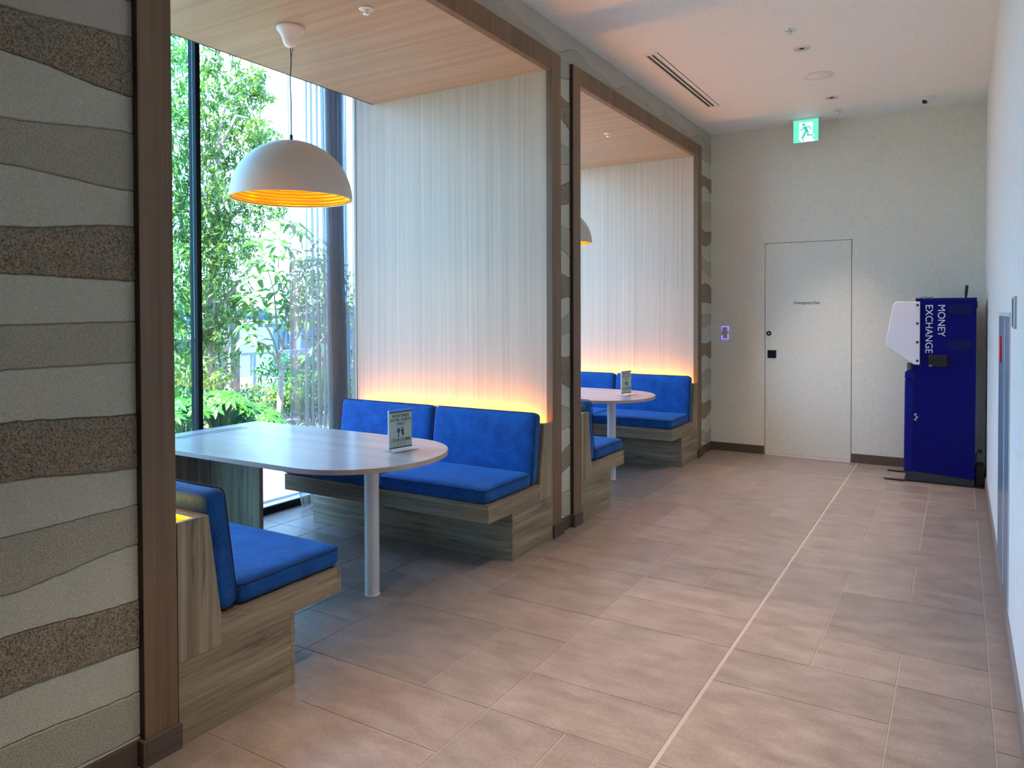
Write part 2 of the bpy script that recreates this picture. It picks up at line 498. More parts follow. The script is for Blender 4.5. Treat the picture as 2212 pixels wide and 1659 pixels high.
for jj in rows:
    for cc in range(0, 15):
        if (cc, jj) in taken: continue
        opts = [(1, 1), (1, 0), (0, 1), (0, 0)]
        R.shuffle(opts)
        for a, b_ in opts + [(0, 0)]:
            c1, j1 = cc + a, jj + b_
            if c1 > 14 or j1 > rows[-1] or (cc <= 10 < c1) or (c1 == 14 and a): continue
            if (cc, jj) == (0, jj) and a: continue
            if cc <= 14 and jj <= 7 < j1: continue
            if R_(cc, c1, jj, j1): break
g_ = 0.0024
n_tile = 0
for c0, c1, j0, j1 in rects:
    x0, x1 = cols[c0][0] + g_, cols[c1][1] - g_
    y0, y1 = yl(j0) + g_, min(yl(j1 + 1), YF - 0.012) - g_
    if j1 + 1 == 18: y1 = YF - 0.013
    if y1 - y0 < 0.03: continue
    if x1 < XW - 0.2 and y1 < N1[0] + 0.0: continue       # behind the plastered wall
    if x0 < XW - 0.1 and y0 < N1[0] - 0.05:
        if x1 < XW: continue
        x0 = max(x0, XW - 0.02)
    bm = bmesh.new()
    e = 0.0012
    v = [bm.verts.new(p) for p in ((x0, y0, -0.006), (x1, y0, -0.006), (x1, y1, -0.006), (x0, y1, -0.006),
                                   (x0, y0, -e), (x1, y0, -e), (x1, y1, -e), (x0, y1, -e),
                                   (x0 + e, y0 + e, 0), (x1 - e, y0 + e, 0), (x1 - e, y1 - e, 0), (x0 + e, y1 - e, 0))]
    for base in (0, 4):
        for i in range(4):
            bm.faces.new((v[base + i], v[base + (i + 1) % 4], v[base + 4 + (i + 1) % 4], v[base + 4 + i]))
    bm.faces.new(v[8:12])
    o = obj('tile', bm, M['tile'], fl)
    n_tile += 1

# ------------------------------------------------------------ outer shell
bm = B(XW - 0.02, XR + 0.25, YB - 0.2, YF + 0.25, H, H + 0.12)
struct(obj('ceiling', bm, M['ceil']))
bm = B(XR, XR + 0.2, YB - 0.1, YF + 0.2, -0.1, H)
wall_right = struct(obj('wall_right', bm, M['wp_right']))
bm = B(XW - 0.1, XR + 0.2, YB - 0.25, YB, -0.1, H)
struct(obj('wall_back', bm, M['wp_far']))
# far wall with the flush door set into it
DX0, DX1, DZ = -1.757, -0.925, 2.219
bm = bmesh.new()
box(bm, XG - 0.1, DX0 - 0.004, YF, YF + 0.18, -0.1, H)
box(bm, DX1 + 0.004, XR, YF, YF + 0.18, -0.1, H)
box(bm, DX0 - 0.004, DX1 + 0.004, YF, YF + 0.18, DZ + 0.004, H)
box(bm, DX0 - 0.004, DX1 + 0.004, YF + 0.055, YF + 0.18, -0.1, DZ + 0.004)
struct(obj('wall_far', bm, M['wp_far']))
door = struct(thing('door_1', None, None, (DX0, YF, 0)))
W_ = DX1 - DX0
obj('door_leaf', B(0.002, W_ - 0.002, 0.0, 0.045, 0.016, DZ - 0.001), M['wp_far'], door)
obj('door_light_leak', B(0.004, W_ - 0.004, -0.004, 0.03, -0.001, 0.012), M['doorleak'], door)  # white strip painted as the line of outside light below the leaf
obj('door_reveal', B(-0.003, W_ + 0.003, 0.046, 0.054, 0, DZ + 0.003), M['black'], door)
text_obj('lettering', 'Emergency Exit', 0.040, M['textk'], door, Matrix.Translation((0.412, -0.0015, 1.595)) @ Matrix.Rotation(math.pi / 2, 4, 'X'))
o = obj('lock_ring', lathe(bmesh.new(), [(0.008, 0), (0.008, -0.004), (0.012, -0.006), (0.024, -0.006), (0.026, -0.004), (0.026, 0)], 28, 0.038, 1.278, 'y'), M['black'], door)
obj('lock_core', lathe(bmesh.new(), [(0.0001, -0.005), (0.0075, -0.005), (0.0075, 0)], 16, 0.038, 1.278, 'y'), M['steel'], o)
o = obj('push_plate', B(0.026, 0.114, -0.005, 0.0, 1.018, 1.102), M['black'], door, 0.002)
obj('latch', B(0.034, 0.106, -0.007, -0.005, 1.026, 1.094), M['blackm'], o)

# soffits over the booths and roof above everything
roof = struct(obj('ceiling_slab', B(XG - 0.15, XR + 0.3, YB - 0.3, YF + 0.3, 3.56, 3.72), M['concrete']))

# ------------------------------------------------------------ left wall: stratified plaster
bm = bmesh.new()
box(bm, XW - 0.16, XW - 0.012, YB, N1[0] + 0.01, -0.1, H)
box(bm, XW - 0.16, XW - 0.012, N1[3] - 0.02, N2[0] + 0.02, -0.1, ZT)
box(bm, XW - 0.16, XW - 0.012, N2[3] - 0.02, YF, -0.1, ZT)
box(bm, XW - 0.16, XW - 0.012, N1[0], YF, ZT - 0.02, H + 0.1)
wl = struct(obj('wall_left', bm, M['pl_mid']))
ZL = [0.0, 0.10, 0.25, 0.40, 0.555, 0.71, 0.865, 1.005, 1.18, 1.342, 1.47, 1.615, 1.77, 1.917, 2.08, 2.235, 2.39, 2.53, 2.66, 2.80, 2.95, 3.10, 3.30, H]
KL = ['pl_light', 'pl_mid', 'pl_light', 'pl_coarse', 'pl_light', 'pl_mid', 'pl_light', 'pl_coarse', 'pl_light', 'pl_mid', 'pl_light', 'pl_coarse',
      'pl_light', 'pl_mid', 'pl_light', 'pl_coarse', 'pl_smooth', 'pl_mid', 'pl_light', 'pl_coarse', 'pl_light', 'pl_mid', 'pl_smooth']
def zb(k, y, wild):
    if k <= 0 or k >= len(ZL) - 1: return ZL[max(0, min(k, len(ZL) - 1))]
    a = 0.010 if not wild else (0.028 if k < 22 else 0.032)
    base = ZL[k]
    if k == 22: base = 3.30
    d = math.sin(y * (5.0 + 0.7 * (k % 4)) + k * 2.1) * a + math.sin(y * 13 + k) * a * (0.35 if not wild else 0.6)
    d += mnoise.noise(Vector((y * 40, k * 7.3, 0))) * 0.0022 + mnoise.noise(Vector((y * 110, k * 3.3, 5))) * 0.0018
    if not wild:       # the near wall: the swells seen between y 1.05 and 1.45
        sw = {16: (2.378, 2.405), 15: (2.252, 2.215), 14: (2.062, 2.095), 13: (1.930, 1.905), 12: (1.752, 1.788), 11: (1.618, 1.61), 10: (1.47, 1.475),
              9: (1.342, 1.342), 8: (1.19, 1.17), 7: (1.022, 0.992), 6: (0.862, 0.867), 5: (0.697, 0.736), 4: (0.575, 0.548), 3: (0.41, 0.393), 2: (0.262, 0.242)}.get(k)
        if sw:
            t = (y - 1.045) / 0.405
            lin = sw[0] + (sw[1] - sw[0]) * (0.5 - 0.5 * math.cos(math.pi * max(0, min(1, t))))
            return lin + mnoise.noise(Vector((y * 45, k * 7.3, 0))) * 0.003 + mnoise.noise(Vector((y * 130, k * 3.3, 5))) * 0.002
    return base + d
def strata(y0, y1, z0, z1, wild):
    n = max(3, int((y1 - y0) / 0.008)) if (y1 - y0) < 1.2 else int((y1 - y0) / 0.02)
    for k in range(len(ZL) - 1):
        if ZL[k + 1] < z0 - 0.001 or ZL[k] > z1 + 0.001: continue
        proud = {'pl_coarse': 0.003, 'pl_mid': 0.0015, 'pl_light': 0.0, 'pl_smooth': 0.001}[KL[k]]
        bm = bmesh.new()
        prev = None
        for i in range(n + 1):
            y = y0 + (y1 - y0) * i / n
            a = min(max(zb(k, y, wild), z0), z1); b_ = min(max(zb(k + 1, y, wild), z0), z1)
            if b_ < a + 0.0005: b_ = a + 0.0005
            e = min(0.004, (b_ - a) * 0.4)
            X = XW + proud
            ring = [bm.verts.new(p) for p in ((XW - 0.012, y, a), (X - 0.005, y, a + 0.0006), (X, y, a + e), (X, y, b_ - e), (X - 0.005, y, b_ - 0.0006), (XW - 0.012, y, b_))]
            if prev:
                for q in range(5):
                    bm.faces.new((prev[q], prev[q + 1], ring[q + 1], ring[q]))
            prev = ring
        obj('plaster_layer', bm, M[KL[k]], wl)
strata(0.2, N1[0] + 0.002, 0.0, H, False)
strata(N1[3] - 0.002, N2[0] + 0.002, 0.0, ZT, True)
strata(N2[3] - 0.002, YF, 0.0, ZT, True)
strata(N1[0] - 0.0, YF, ZT - 0.002, H, True)
obj('plaster_face', B(XW - 0.012, XW, YB, 0.2, 0, H), M['pl_mid'], wl)

# ------------------------------------------------------------ booth recesses: frames, end walls, soffits
def recess(y0, y1, y2, y3, n):
    fr = struct(thing('trim_%d' % n, None, None, (0, 0, 0)))
    t = 0.03
    def boards(mb, *a): return obj('frame_board', B(*a), M['frame'], fr, 0.0015)
    boards(0, XW - 0.02, XF, y0, y1, 0.0, ZT)
    boards(0, XW - 0.02, XF, y2, y3, 0.0, ZT)
    boards(0, XW - 0.02, XF, y1, y2, ZI, ZT)
    # thin dark returns
    obj('frame_return', B(XW - 0.02, XF - 0.0015, y0 - 0.0015, y0 + 0.0005, 0, ZT), M['frame_side'], fr)
    # soffit
    so = struct(obj('ceiling_booth_%d' % n, B(-3.855, XW - 0.018, y1 - 0.12, y2 + 0.12, ZI, ZI + 0.018), M['soffit']))
    obj('edge_strip', B(-3.862, -3.855, y1, y2, ZI - 0.002, ZI + 0.02), M['frame_side'], so)
recess(*N1, 1)
recess(*N2, 2)
def endwall(ya, yb, n, label_=None):
    # thick partition between booths; each face clad in vertical grain laminate
    p = struct(obj('wall_booth_%d' % n, B(XE, XW - 0.018, ya, yb, -0.1, 3.56), M['panel_v']))
    for f in (ya, yb):
        d = -0.0012 if f == ya else 0.0012
        obj('shadow_gap', B(XE + 0.022, XE + 0.027, min(f, f + d), max(f, f + d), 0, 3.5), M['black'], p)
    return p
endwall(1.40, N1[1], 1)
endwall(N1[2], N2[1], 2)
endwall(N2[2], N2[2] + 0.12, 3)
struct(obj('wall_return_1', B(XG - 0.1, XW - 0.15, 1.2, 1.41, -0.1, 3.56), M['wp_far']))

# ------------------------------------------------------------ skirting boards
def skirt(name, parts_, m=None):
    root = struct(thing(name, None, None))
    for a in parts_:
        bm = bmesh.new()
        box(bm, *a)
        obj('skirting', bm, m or M['skirt'], root, 0.002)
    return root
SK = 0.088; T = 0.013
skirt('baseboard_left', [
    (XW, XW + T, 0.2, N1[0] - 0.016, 0, SK),
    (XW + 0.001, XF + T, N1[0] - 0.0145, N1[0] - 0.0015, 0, SK), (XF, XF + T, N1[0] - 0.0015, N1[1] + 0.008, 0, SK),
    (XF, XF + T, N1[2] - 0.008, N1[3] + 0.001, 0, SK), (XW, XF + T, N1[3] + 0.001, N1[3] + 0.014, 0, SK),
    (XW, XW + T, N1[3] + 0.014, N2[0] - 0.015, 0, SK),
    (XW + 0.001, XF + T, N2[0] - 0.0145, N2[0] - 0.0015, 0, SK), (XF, XF + T, N2[0] - 0.0015, N2[1] + 0.008, 0, SK),
    (XF, XF + T, N2[2] - 0.008, N2[3] + 0.001, 0, SK), (XW, XF + T, N2[3] + 0.001, N2[3] + 0.014, 0, SK),
    (XW, XW + T, N2[3] + 0.014, YF, 0, SK)])
M['skirt_x'] = wood('skirting_wood_x', (0.07, 0.048, 0.036), (0.11, 0.078, 0.058), (0.15, 0.11, 0.085), 'x', 120, 1.5, 0.5, 20)
skirt('baseboard_far', [(XW, DX0 - 0.006, YF - T, YF, 0, SK), (DX1 + 0.006, XR, YF - T, YF, 0, SK)], M['skirt_x'])
M['skirt_r'] = wood('skirting_wood_r', (0.16, 0.13, 0.12), (0.22, 0.18, 0.165), (0.28, 0.235, 0.215), 'y', 120, 1.5, 0.4, 20)
skirt('baseboard_right', [(XR - T, XR, YB, YF - T, 0, SK)], M['skirt_r'])

# ------------------------------------------------------------ window wall
def window(n, ya, yb, mull, panes):
    w_ = struct(thing('window_%d' % n, None, None, (XG, 0, 0)))
    obj('window_sill', B(-0.03, 0.03, ya, yb, -0.02, 0.055), M['blackm'], w_, 0.002)
    obj('sill_cap', B(-0.035, 0.034, ya, yb, 0.055, 0.063), M['steel'], w_)
    obj('window_head', B(-0.03, 0.03, ya, yb, 3.44, 3.56), M['blackm'], w_)
    for y in mull:
        obj('mullion', B(-0.045, 0.035, y - 0.018, y + 0.018, 0.063, 3.44), M['blackm'], w_, 0.003)
    for a, b_, g in panes:
        obj('pane', B(-0.004, 0.004, a, b_, 0.063, 3.44), M[g], w_)
window(1, 1.35, 4.83, [1.42, 3.21], [(1.44, 3.19, 'glass_teal'), (3.23, 4.80, 'glass')])
window(2, 4.83, 8.1, [4.84, 6.45, 8.06], [(4.86, 6.43, 'glass'), (6.47, 8.04, 'glass')])

# ------------------------------------------------------------ benches
def cushion_bm(L, W, T_, r=0.03, puff=0.012, seed=0, cuts=13, wr=0.002):
    bm = bmesh.new()
    bmesh.ops.create_cube(bm, size=2)
    bmesh.ops.subdivide_edges(bm, edges=bm.edges[:], cuts=cuts, use_grid_fill=True)
    h = Vector((L / 2, W / 2, T_ / 2))
    for v in bm.verts:
        u = v.co.copy()
        # cosine-like spacing packs vertices towards the rim
        p = Vector([math.copysign(abs(math.sin(u[i] * math.pi / 2)) ** 0.9, u[i]) * h[i] for i in range(3)])
        q = Vector([max(-(h[i] - r), min(h[i] - r, p[i])) for i in range(3)])
        d = p - q
        if d.length > 1e-6: p = q + d.normalized() * min(r, d.length if d.length < r else r)
        fu, fv = 1 - (p.x / h.x) ** 2, 1 - (p.y / h.y) ** 2
        p.z += math.copysign(puff * (max(0, fu) * max(0, fv)) ** 0.45, p.z) * (1 if p.z > 0 else 0.3)
        nn = mnoise.noise(Vector((p.x * 7 + seed, p.y * 7, p.z * 10 + seed)))
        n2 = mnoise.noise(Vector((p.x * 26 + seed, p.y * 9, p.z * 22)))
        edge = (p.x / h.x) ** 6 + (p.y / h.y) ** 6
        p += p.normalized() * (nn * wr * 1.5 + n2 * wr * min(1, edge))
        v.co = p
    return bm

def seam(bm, L, W, z, r=0.028, rad=0.0028):
    pts = []
    for cx, cy, a0 in ((L / 2 - r, W / 2 - r, 0), (-L / 2 + r, W / 2 - r, 90), (-L / 2 + r, -W / 2 + r, 180), (L / 2 - r, -W / 2 + r, 270)):
        for k in range(5):
            a = math.radians(a0 + k * 22.5)
            pts.append((cx + r * math.cos(a), cy + r * math.sin(a), z))
    pts.append(pts[0])
    return tube(bm, pts, rad, 6)

XB0, XB1 = -3.98, XF           # bench length
def bench(yw, sgn, label, seed, glabel):
    """yw: y of the wall behind; sgn +1 sits towards +y"""
    yw += sgn * 0.003
    root = thing('banquette_bench', label, 'bench', (XF, yw, 0), 0, glabel)
    if sgn < 0: root.scale = (1, 1, 1)
    Lx = XB0 - XF
    def P(poly): return [(a * sgn, b_) for a, b_ in poly]
    eps = 0.018
    def pr(bm, poly, a, b_): return prism(bm, P(poly), 'x', a, b_)
    # base: side boards, front board, end boards
    obj('base_end', pr(bmesh.new(), [(0.0, 0), (0.503, 0), (0.503, 0.272), (0.0, 0.272)], -eps, 0), M['oak_y'], root, 0.0008)
    obj('base_end', pr(bmesh.new(), [(0.0, 0), (0.503, 0), (0.503, 0.272), (0.0, 0.272)], Lx, Lx + eps), M['oak_y'], root, 0.0008)
    obj('base_front', pr(bmesh.new(), [(0.504, 0), (0.522, 0), (0.522, 0.288), (0.504, 0.288)], Lx, 0), M['oak_x'], root, 0.0008)
    # seat box
    obj('seat_end', pr(bmesh.new(), [(0.0, 0.273), (0.503, 0.273), (0.503, 0.289), (0.766, 0.289), (0.766, 0.397), (0.1755, 0.397), (0.1755, 0.291), (0.0, 0.291)], -eps, 0), M['oak_y'], root, 0.0008)
    obj('seat_end', pr(bmesh.new(), [(0.0, 0.273), (0.503, 0.273), (0.503, 0.289), (0.766, 0.289), (0.766, 0.397), (0.1755, 0.397), (0.1755, 0.291), (0.0, 0.291)], Lx, Lx + eps), M['oak_y'], root, 0.0008)
    obj('seat_front', pr(bmesh.new(), [(0.7665, 0.289), (0.784, 0.289), (0.784, 0.397), (0.7665, 0.397)], Lx, 0), M['oak_x'], root, 0.0008)
    obj('seat_deck', pr(bmesh.new(), [(0.15, 0.375), (0.766, 0.375), (0.766, 0.395), (0.15, 0.395)], Lx + eps, -eps), M['oak_x'], root)
    obj('seat_underside', pr(bmesh.new(), [(0.522, 0.289), (0.766, 0.289), (0.766, 0.300), (0.522, 0.300)], Lx + eps, -eps), M['oak_x'], root)
    # back box
    obj('back_end', pr(bmesh.new(), [(0.0, 0.2915), (0.175, 0.2915), (0.175, 0.398), (0.125, 0.779), (0.0, 0.779)], -eps, 0), M['oak_z'], root, 0.0008)
    obj('back_end', pr(bmesh.new(), [(0.0, 0.2915), (0.175, 0.2915), (0.175, 0.398), (0.125, 0.779), (0.0, 0.779)], Lx, Lx + eps), M['oak_z'], root, 0.0008)
    obj('back_front', pr(bmesh.new(), [(0.157, 0.398), (0.175, 0.398), (0.125, 0.779), (0.107, 0.779)], Lx + eps, -eps), M['oak_x'], root)
    obj('back_ledge', pr(bmesh.new(), [(0.075, 0.765), (0.107, 0.765), (0.107, 0.7785), (0.075, 0.7785)], Lx + eps, -eps), M['oak_x'], root)
    obj('light_strip', pr(bmesh.new(), [(0.012, 0.742), (0.062, 0.742), (0.062, 0.747), (0.012, 0.747)], Lx + 0.03, -0.10), M['led'], root)
    obj('light_trough', pr(bmesh.new(), [(0.0, 0.728), (0.075, 0.728), (0.075, 0.738), (0.0, 0.738)], Lx + eps, -eps), M['white'], root)
    # cushions
    ang = math.atan2(0.05, 0.381)
    segs = [(-0.012, -0.826), (-0.832, -1.695)]
    for i, (a, b_) in enumerate(segs):
        L = a - b_
        cu = cushion_bm(L, 0.535, 0.088, 0.03, 0.012, seed + i * 3.7)
        mtx = Matrix.Translation(((a + b_) / 2, sgn * 0.530, 0.443))
        bmesh.ops.transform(cu, matrix=mtx, verts=cu.verts)
        o = obj('seat_cushion', cu, M['blue'], root, smooth=True)
        sm = seam(bmesh.new(), L - 0.002, 0.533, 0.033)
        bmesh.ops.transform(sm, matrix=mtx, verts=sm.verts)
        obj('piping', sm, M['piping'], o, smooth=True)
        cu = cushion_bm(L, 0.458, 0.088, 0.034, 0.010, seed + 11 + i * 2.3)
        rot = Matrix.Rotation(sgn * (math.pi / 2 - ang) if False else 0, 4, 'X')
        # local y -> up the slanted back, local z -> outwards
        upv = Vector((0, -sgn * math.sin(ang), math.cos(ang)))
        outv = Vector((0, sgn * math.cos(ang), math.sin(ang)))
        xv = upv.cross(outv)
        basis = Matrix((xv, upv, outv)).transposed().to_4x4()
        cen = Vector(((a + b_) / 2, sgn * 0.140, 0.62)) + outv * 0.056
        mtx = Matrix.Translation(cen) @ basis
        bmesh.ops.transform(cu, matrix=mtx, verts=cu.verts)
        o = obj('back_cushion', cu, M['blue'], root, smooth=True)
        sm = seam(bmesh.new(), L - 0.002, 0.456, 0.034)
        bmesh.ops.transform(sm, matrix=mtx, verts=sm.verts)
        obj('piping', sm, M['piping'], o, smooth=True)
    return root
gb = 'blue banquettes in the two window booths'
bench(N1[1], 1, 'oak-look bench with blue cushions nearest the camera, seen from its end', 1, gb)
bench(N1[2], -1, 'oak-look bench with blue cushions facing us behind the round-ended table of the first booth', 5, gb)
bench(N2[1], 1, 'blue cushioned bench in the second booth, mostly hidden by the dark post', 9, gb)
bench(N2[2], -1, 'blue cushioned bench against the far panelled wall of the second booth', 14, gb)

# ------------------------------------------------------------ tables
def table(yc, label):
    root = thing('booth_table', label, 'table', (-2.70, yc, 0), 0, 'round-ended booth tables')
    out = []
    cx, hw, ax = -0.075, 0.485, 0.475
    for k in range(0, 33):
        a = -math.pi / 2 + math.pi * k / 32
        out.append((cx + ax * math.copysign(abs(math.cos(a)) ** 0.92, math.cos(a)) if abs(math.cos(a)) > 1e-9 else cx, hw * math.copysign(abs(math.sin(a)) ** 0.98, math.sin(a))))
    xl = -4.155 + 2.70
    out += [(xl, hw), (xl, -hw)]
    top = obj('tabletop', prism(bmesh.new(), out, 'z', 0.7345, 0.76), M['tabletop'], root, 0.0015)
    inn = out
    bm = bmesh.new()
    # thin edge band following the outline
    n = len(inn)
    va = [bm.verts.new((x * 1.0, y, 0.7350)) for x, y in inn]; vb = [bm.verts.new((x, y, 0.7590)) for x, y in inn]
    vc = [bm.verts.new((x + 0.0008 * (1 if x > 0 else 0), y * 1.0016, 0.7350)) for x, y in inn]; vd = [bm.verts.new((x + 0.0008 * (1 if x > 0 else 0), y * 1.0016, 0.7590)) for x, y in inn]
    for i in range(n):
        j = (i + 1) % n
        bm.faces.new((vc[i], vc[j], vd[j], vd[i])); bm.faces.new((va[i], vb[i], vb[j], va[j]))
        bm.faces.new((vb[i], vd[i], vd[j], vb[j])); bm.faces.new((va[i], va[j], vc[j], vc[i]))
    obj('edge_band', bm, M['tableedge'], top)
    o = obj('cable_flap', B(-4.035 + 2.70, -3.965 + 2.70, -0.25, 0.25, 0.7602, 0.762), M['tabletop'], root, 0.0008)
    obj('cable_slot', B(-4.012 + 2.70, -4.000 + 2.70, -0.235, 0.235, 0.7615, 0.7632), M['black'], o)
    o = obj('leg', cyl(bmesh.new(), 0.02, 0.005, 0.0, 0.7345, 0.0385, 40), M['white'], root, smooth=True)
    es = o.modifiers.new('edge', 'EDGE_SPLIT')
    obj('foot_ring', lathe(bmesh.new(), [(0.038, 0.0), (0.0415, 0.0), (0.0415, 0.004), (0.038, 0.006)], 40, 0.02, 0.005), M['white'], root)
    obj('support_panel', B(-4.13 + 2.70, -3.54 + 2.70, -0.014, 0.014, 0.0, 0.7345), M['oak_z'], root, 0.001)
    obj('support_panel', B(-4.152 + 2.70, -4.130 + 2.70, -0.42, 0.42, 0.0, 0.7345), M['oak_z'], root, 0.001)
    return root
table(2.975, 'pale wood booth table with one round end and a white post in the nearest booth')
table(2.975 + DY, 'pale wood round-ended table seen between the dark posts in the second booth')

# ------------------------------------------------------------ acrylic table signs
def card_sign(x, y, rz, label):
    root = thing('table_sign', label, 'sign', (x, y, 0.76), rz, 'hotel guest notices on the tables')
    w2, h = 0.083, 0.222
    # local: card plane is y-z, faces +x
    obj('holder_front', B(0.0025, 0.0045, -w2, w2, 0.004, h), M['acrylic'], root)
    obj('holder_back', B(-0.0045, -0.0025, -w2, w2, 0.004, h), M['acrylic'], root)
    obj('holder_edge', B(-0.0045, 0.0045, -w2, -w2 + 0.0015, 0.004, h), M['bright'], root)
    obj('holder_foot', B(-0.045, 0.045, -w2, w2, 0.0, 0.0035), M['acrylic'], root)
    for yy in (-w2 * 0.97, w2 * 0.97 - 0.002):
        bm = bmesh.new()
        tube(bm, [(0.045, yy, 0.003), (0.004, yy, 0.045)], 0.0008, 5)
        obj('foot_brace', bm, M['bright'], root)
    card = obj('card', B(-0.002, 0.002, -w2 + 0.006, w2 - 0.004, 0.014, h - 0.008), M['paper'], root)
    F = 0.0022
    obj('printed_band', B(F, F + 0.0003, -w2 + 0.006, w2 - 0.004, h - 0.017, h - 0.008), M['cardblue'], card)
    obj('printed_band', B(F, F + 0.0003, -w2 + 0.006, w2 - 0.004, 0.014, 0.021), M['cardteal'], card)
    Rm = Matrix.Rotation(math.pi / 2, 4, 'Z') @ Matrix.Rotation(math.pi / 2, 4, 'X')
    for t, z, s_ in (('REGISTERED', 0.188, 0.0215), ('HOTEL GUESTS', 0.166, 0.0205), ('ONLY', 0.144, 0.0215), ('ご宿泊者様専用', 0.057, 0.0195), ('スペース', 0.036, 0.0165)):
        text_obj('lettering', t, s_, M['textk'], card, Matrix.Translation((F + 0.0004, 0.001, z)) @ Rm, 0.0001, bold=0.0004 if z > 0.05 else 0.0001)
    # key with its tag
    bm = bmesh.new()
    def disc(bm, y, z, ry, rz_, n=20):
        prism(bm, [(y + ry * math.cos(2 * math.pi * i / n), z + rz_ * math.sin(2 * math.pi * i / n)) for i in range(n)], 'x', F, F + 0.0004)
    disc(bm, -0.014, 0.109, 0.011, 0.0145)
    prism(bm, [(-0.017, 0.098), (-0.011, 0.098), (-0.011, 0.073), (-0.014, 0.070), (-0.017, 0.073)], 'x', F, F + 0.0004)
    prism(bm, [(-0.011, 0.083), (-0.007, 0.083), (-0.007, 0.079), (-0.011, 0.079)], 'x', F, F + 0.0004)
    obj('key_picture', bm, M['cardblue'], card)
    bm = bmesh.new()
    prism(bm, [(0.0, 0.124), (0.012, 0.126), (0.020, 0.118), (0.026, 0.084), (0.010, 0.078), (0.003, 0.108)], 'x', F, F + 0.0004)
    obj('tag_picture', bm, M['cardteal'], card)
    bm = bmesh.new()
    disc(bm, 0.008, 0.118, 0.004, 0.0045, 14)
    disc(bm, -0.004, 0.119, 0.0035, 0.003, 14)
    prism(bm, [(-0.004, 0.117), (0.008, 0.116), (0.008, 0.120), (-0.004, 0.121)], 'x', F + 0.0003, F + 0.0006)
    obj('ring_picture', bm, M['paper'], card)
    return root
card_sign(-2.585, 3.105, math.radians(-10), 'clear acrylic stand with a printed cream notice on the nearest table')
card_sign(-2.57, 6.235, math.radians(-10), 'small acrylic notice stand on the table of the second booth')

# ------------------------------------------------------------ pendant lamps
def pendant(x, y, label):
    root = thing('pendant_lamp', label, 'lamp', (x, y, 2.142), 0, 'dome pendant lamps over the booth tables')
    Rr, Hh = 0.333, 0.325
    prof = []
    for k in range(0, 25):
        a = math.pi / 2 * k / 24
        prof.append((max(1e-5, Rr * math.sin(a) ** 0.97), Hh * math.cos(a)))
    prof[-1] = (Rr, 0.0)
    inner = [(Rr - 0.004, 0.0), (Rr - 0.006, 0.006)]
    # stepped golden inside
    ng = 26
    steps = []
    for g in range(ng):
        # each step: a short flared band, then a narrow ledge back to the dome line
        for t, d in ((0.0, 0.002), (0.66, 0.008), (0.80, 0.008), (0.90, 0.002)):
            a = math.pi / 2 * (1 - (g + t) / ng)
            rr_ = (Rr - 0.009) * math.sin(a); zz = (Hh - 0.009) * math.cos(a)
            steps.append((max(1e-5, rr_ - d * math.sin(a)), max(0.006, zz - d * 0.4)))
    sh = obj('lamp_shade', lathe(bmesh.new(), prof, 96, cap=False), M['lampwhite'], root, smooth=True)
    obj('rim', lathe(bmesh.new(), [(Rr - 0.007, 0.002), (Rr - 0.006, -0.001), (Rr + 0.0005, -0.001), (Rr + 0.0005, 0.003)], 96, closed=True), M['lampwhite'], sh)
    rf = obj('reflector', lathe(bmesh.new(), steps, 96, cap=False), [M['gold'], M['groove_shade']], root, smooth=True)
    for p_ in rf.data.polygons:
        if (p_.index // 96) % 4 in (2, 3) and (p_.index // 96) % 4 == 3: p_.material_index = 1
        if (p_.index // 96) % 4 == 2: p_.material_index = 1  # ledge faces coloured dark as shadow lines between the gold bands
    es_ = rf.modifiers.new('edge', 'EDGE_SPLIT'); es_.split_angle = math.radians(28)
    obj('bulb', lathe(bmesh.new(), [(1e-5, 0.13), (0.022, 0.135), (0.034, 0.155), (0.036, 0.18), (0.025, 0.22), (0.016, 0.26), (0.016, 0.31)], 24), M['bulb'], root, smooth=True)
    z1 = ZI - 2.142
    obj('canopy', lathe(bmesh.new(), [(0.076, z1), (0.077, z1 - 0.006), (0.074, z1 - 0.016), (0.058, z1 - 0.035), (0.046, z1 - 0.06), (0.040, z1 - 0.085), (0.032, z1 - 0.1), (0.018, z1 - 0.11), (0.006, z1 - 0.113), (1e-5, z1 - 0.113)], 48), M['white'], root, smooth=True)
    pts = [(0.0, 0, z1 - 0.11)]
    zz0, zz1 = z1 - 0.11, Hh + 0.03
    for k in range(1, 20):
        t = k / 20
        pts.append((0.006 * math.sin(t * 9) * math.sin(math.pi * t), 0.005 * math.sin(t * 12 + 1) * math.sin(math.pi * t), zz0 + (zz1 - zz0) * t))
    pts.append((0, 0, zz1))
    obj('cord', tube(bmesh.new(), pts, 0.0032, 6), M['cordm'], root)
    obj('cord', tube(bmesh.new(), [(0.014, 0.004, z1 - 0.105), (0.012, 0.003, z1 - 0.14), (0.002, 0, z1 - 0.17), (0.001, 0, z1 - 0.25)], 0.0016, 6), M['cordm'], root)
    obj('cord_grip', cyl(bmesh.new(), 0, 0, Hh - 0.002, Hh + 0.035, 0.0085, 16), M['black'], root)
    ld = bpy.data.lights.new('lamp_light', 'POINT')
    ld.energy = 4.0; ld.color = (1.0, 0.72, 0.36); ld.shadow_soft_size = 0.03
    lo = bpy.data.objects.new('lamp_light', ld)
    link(lo, root); lo.location = (0, 0, 0.10)
    return root
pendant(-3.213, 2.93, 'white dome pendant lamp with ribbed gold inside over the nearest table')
pendant(-3.213, 2.93 + DY, 'white dome pendant half hidden by the dark post of the second booth')

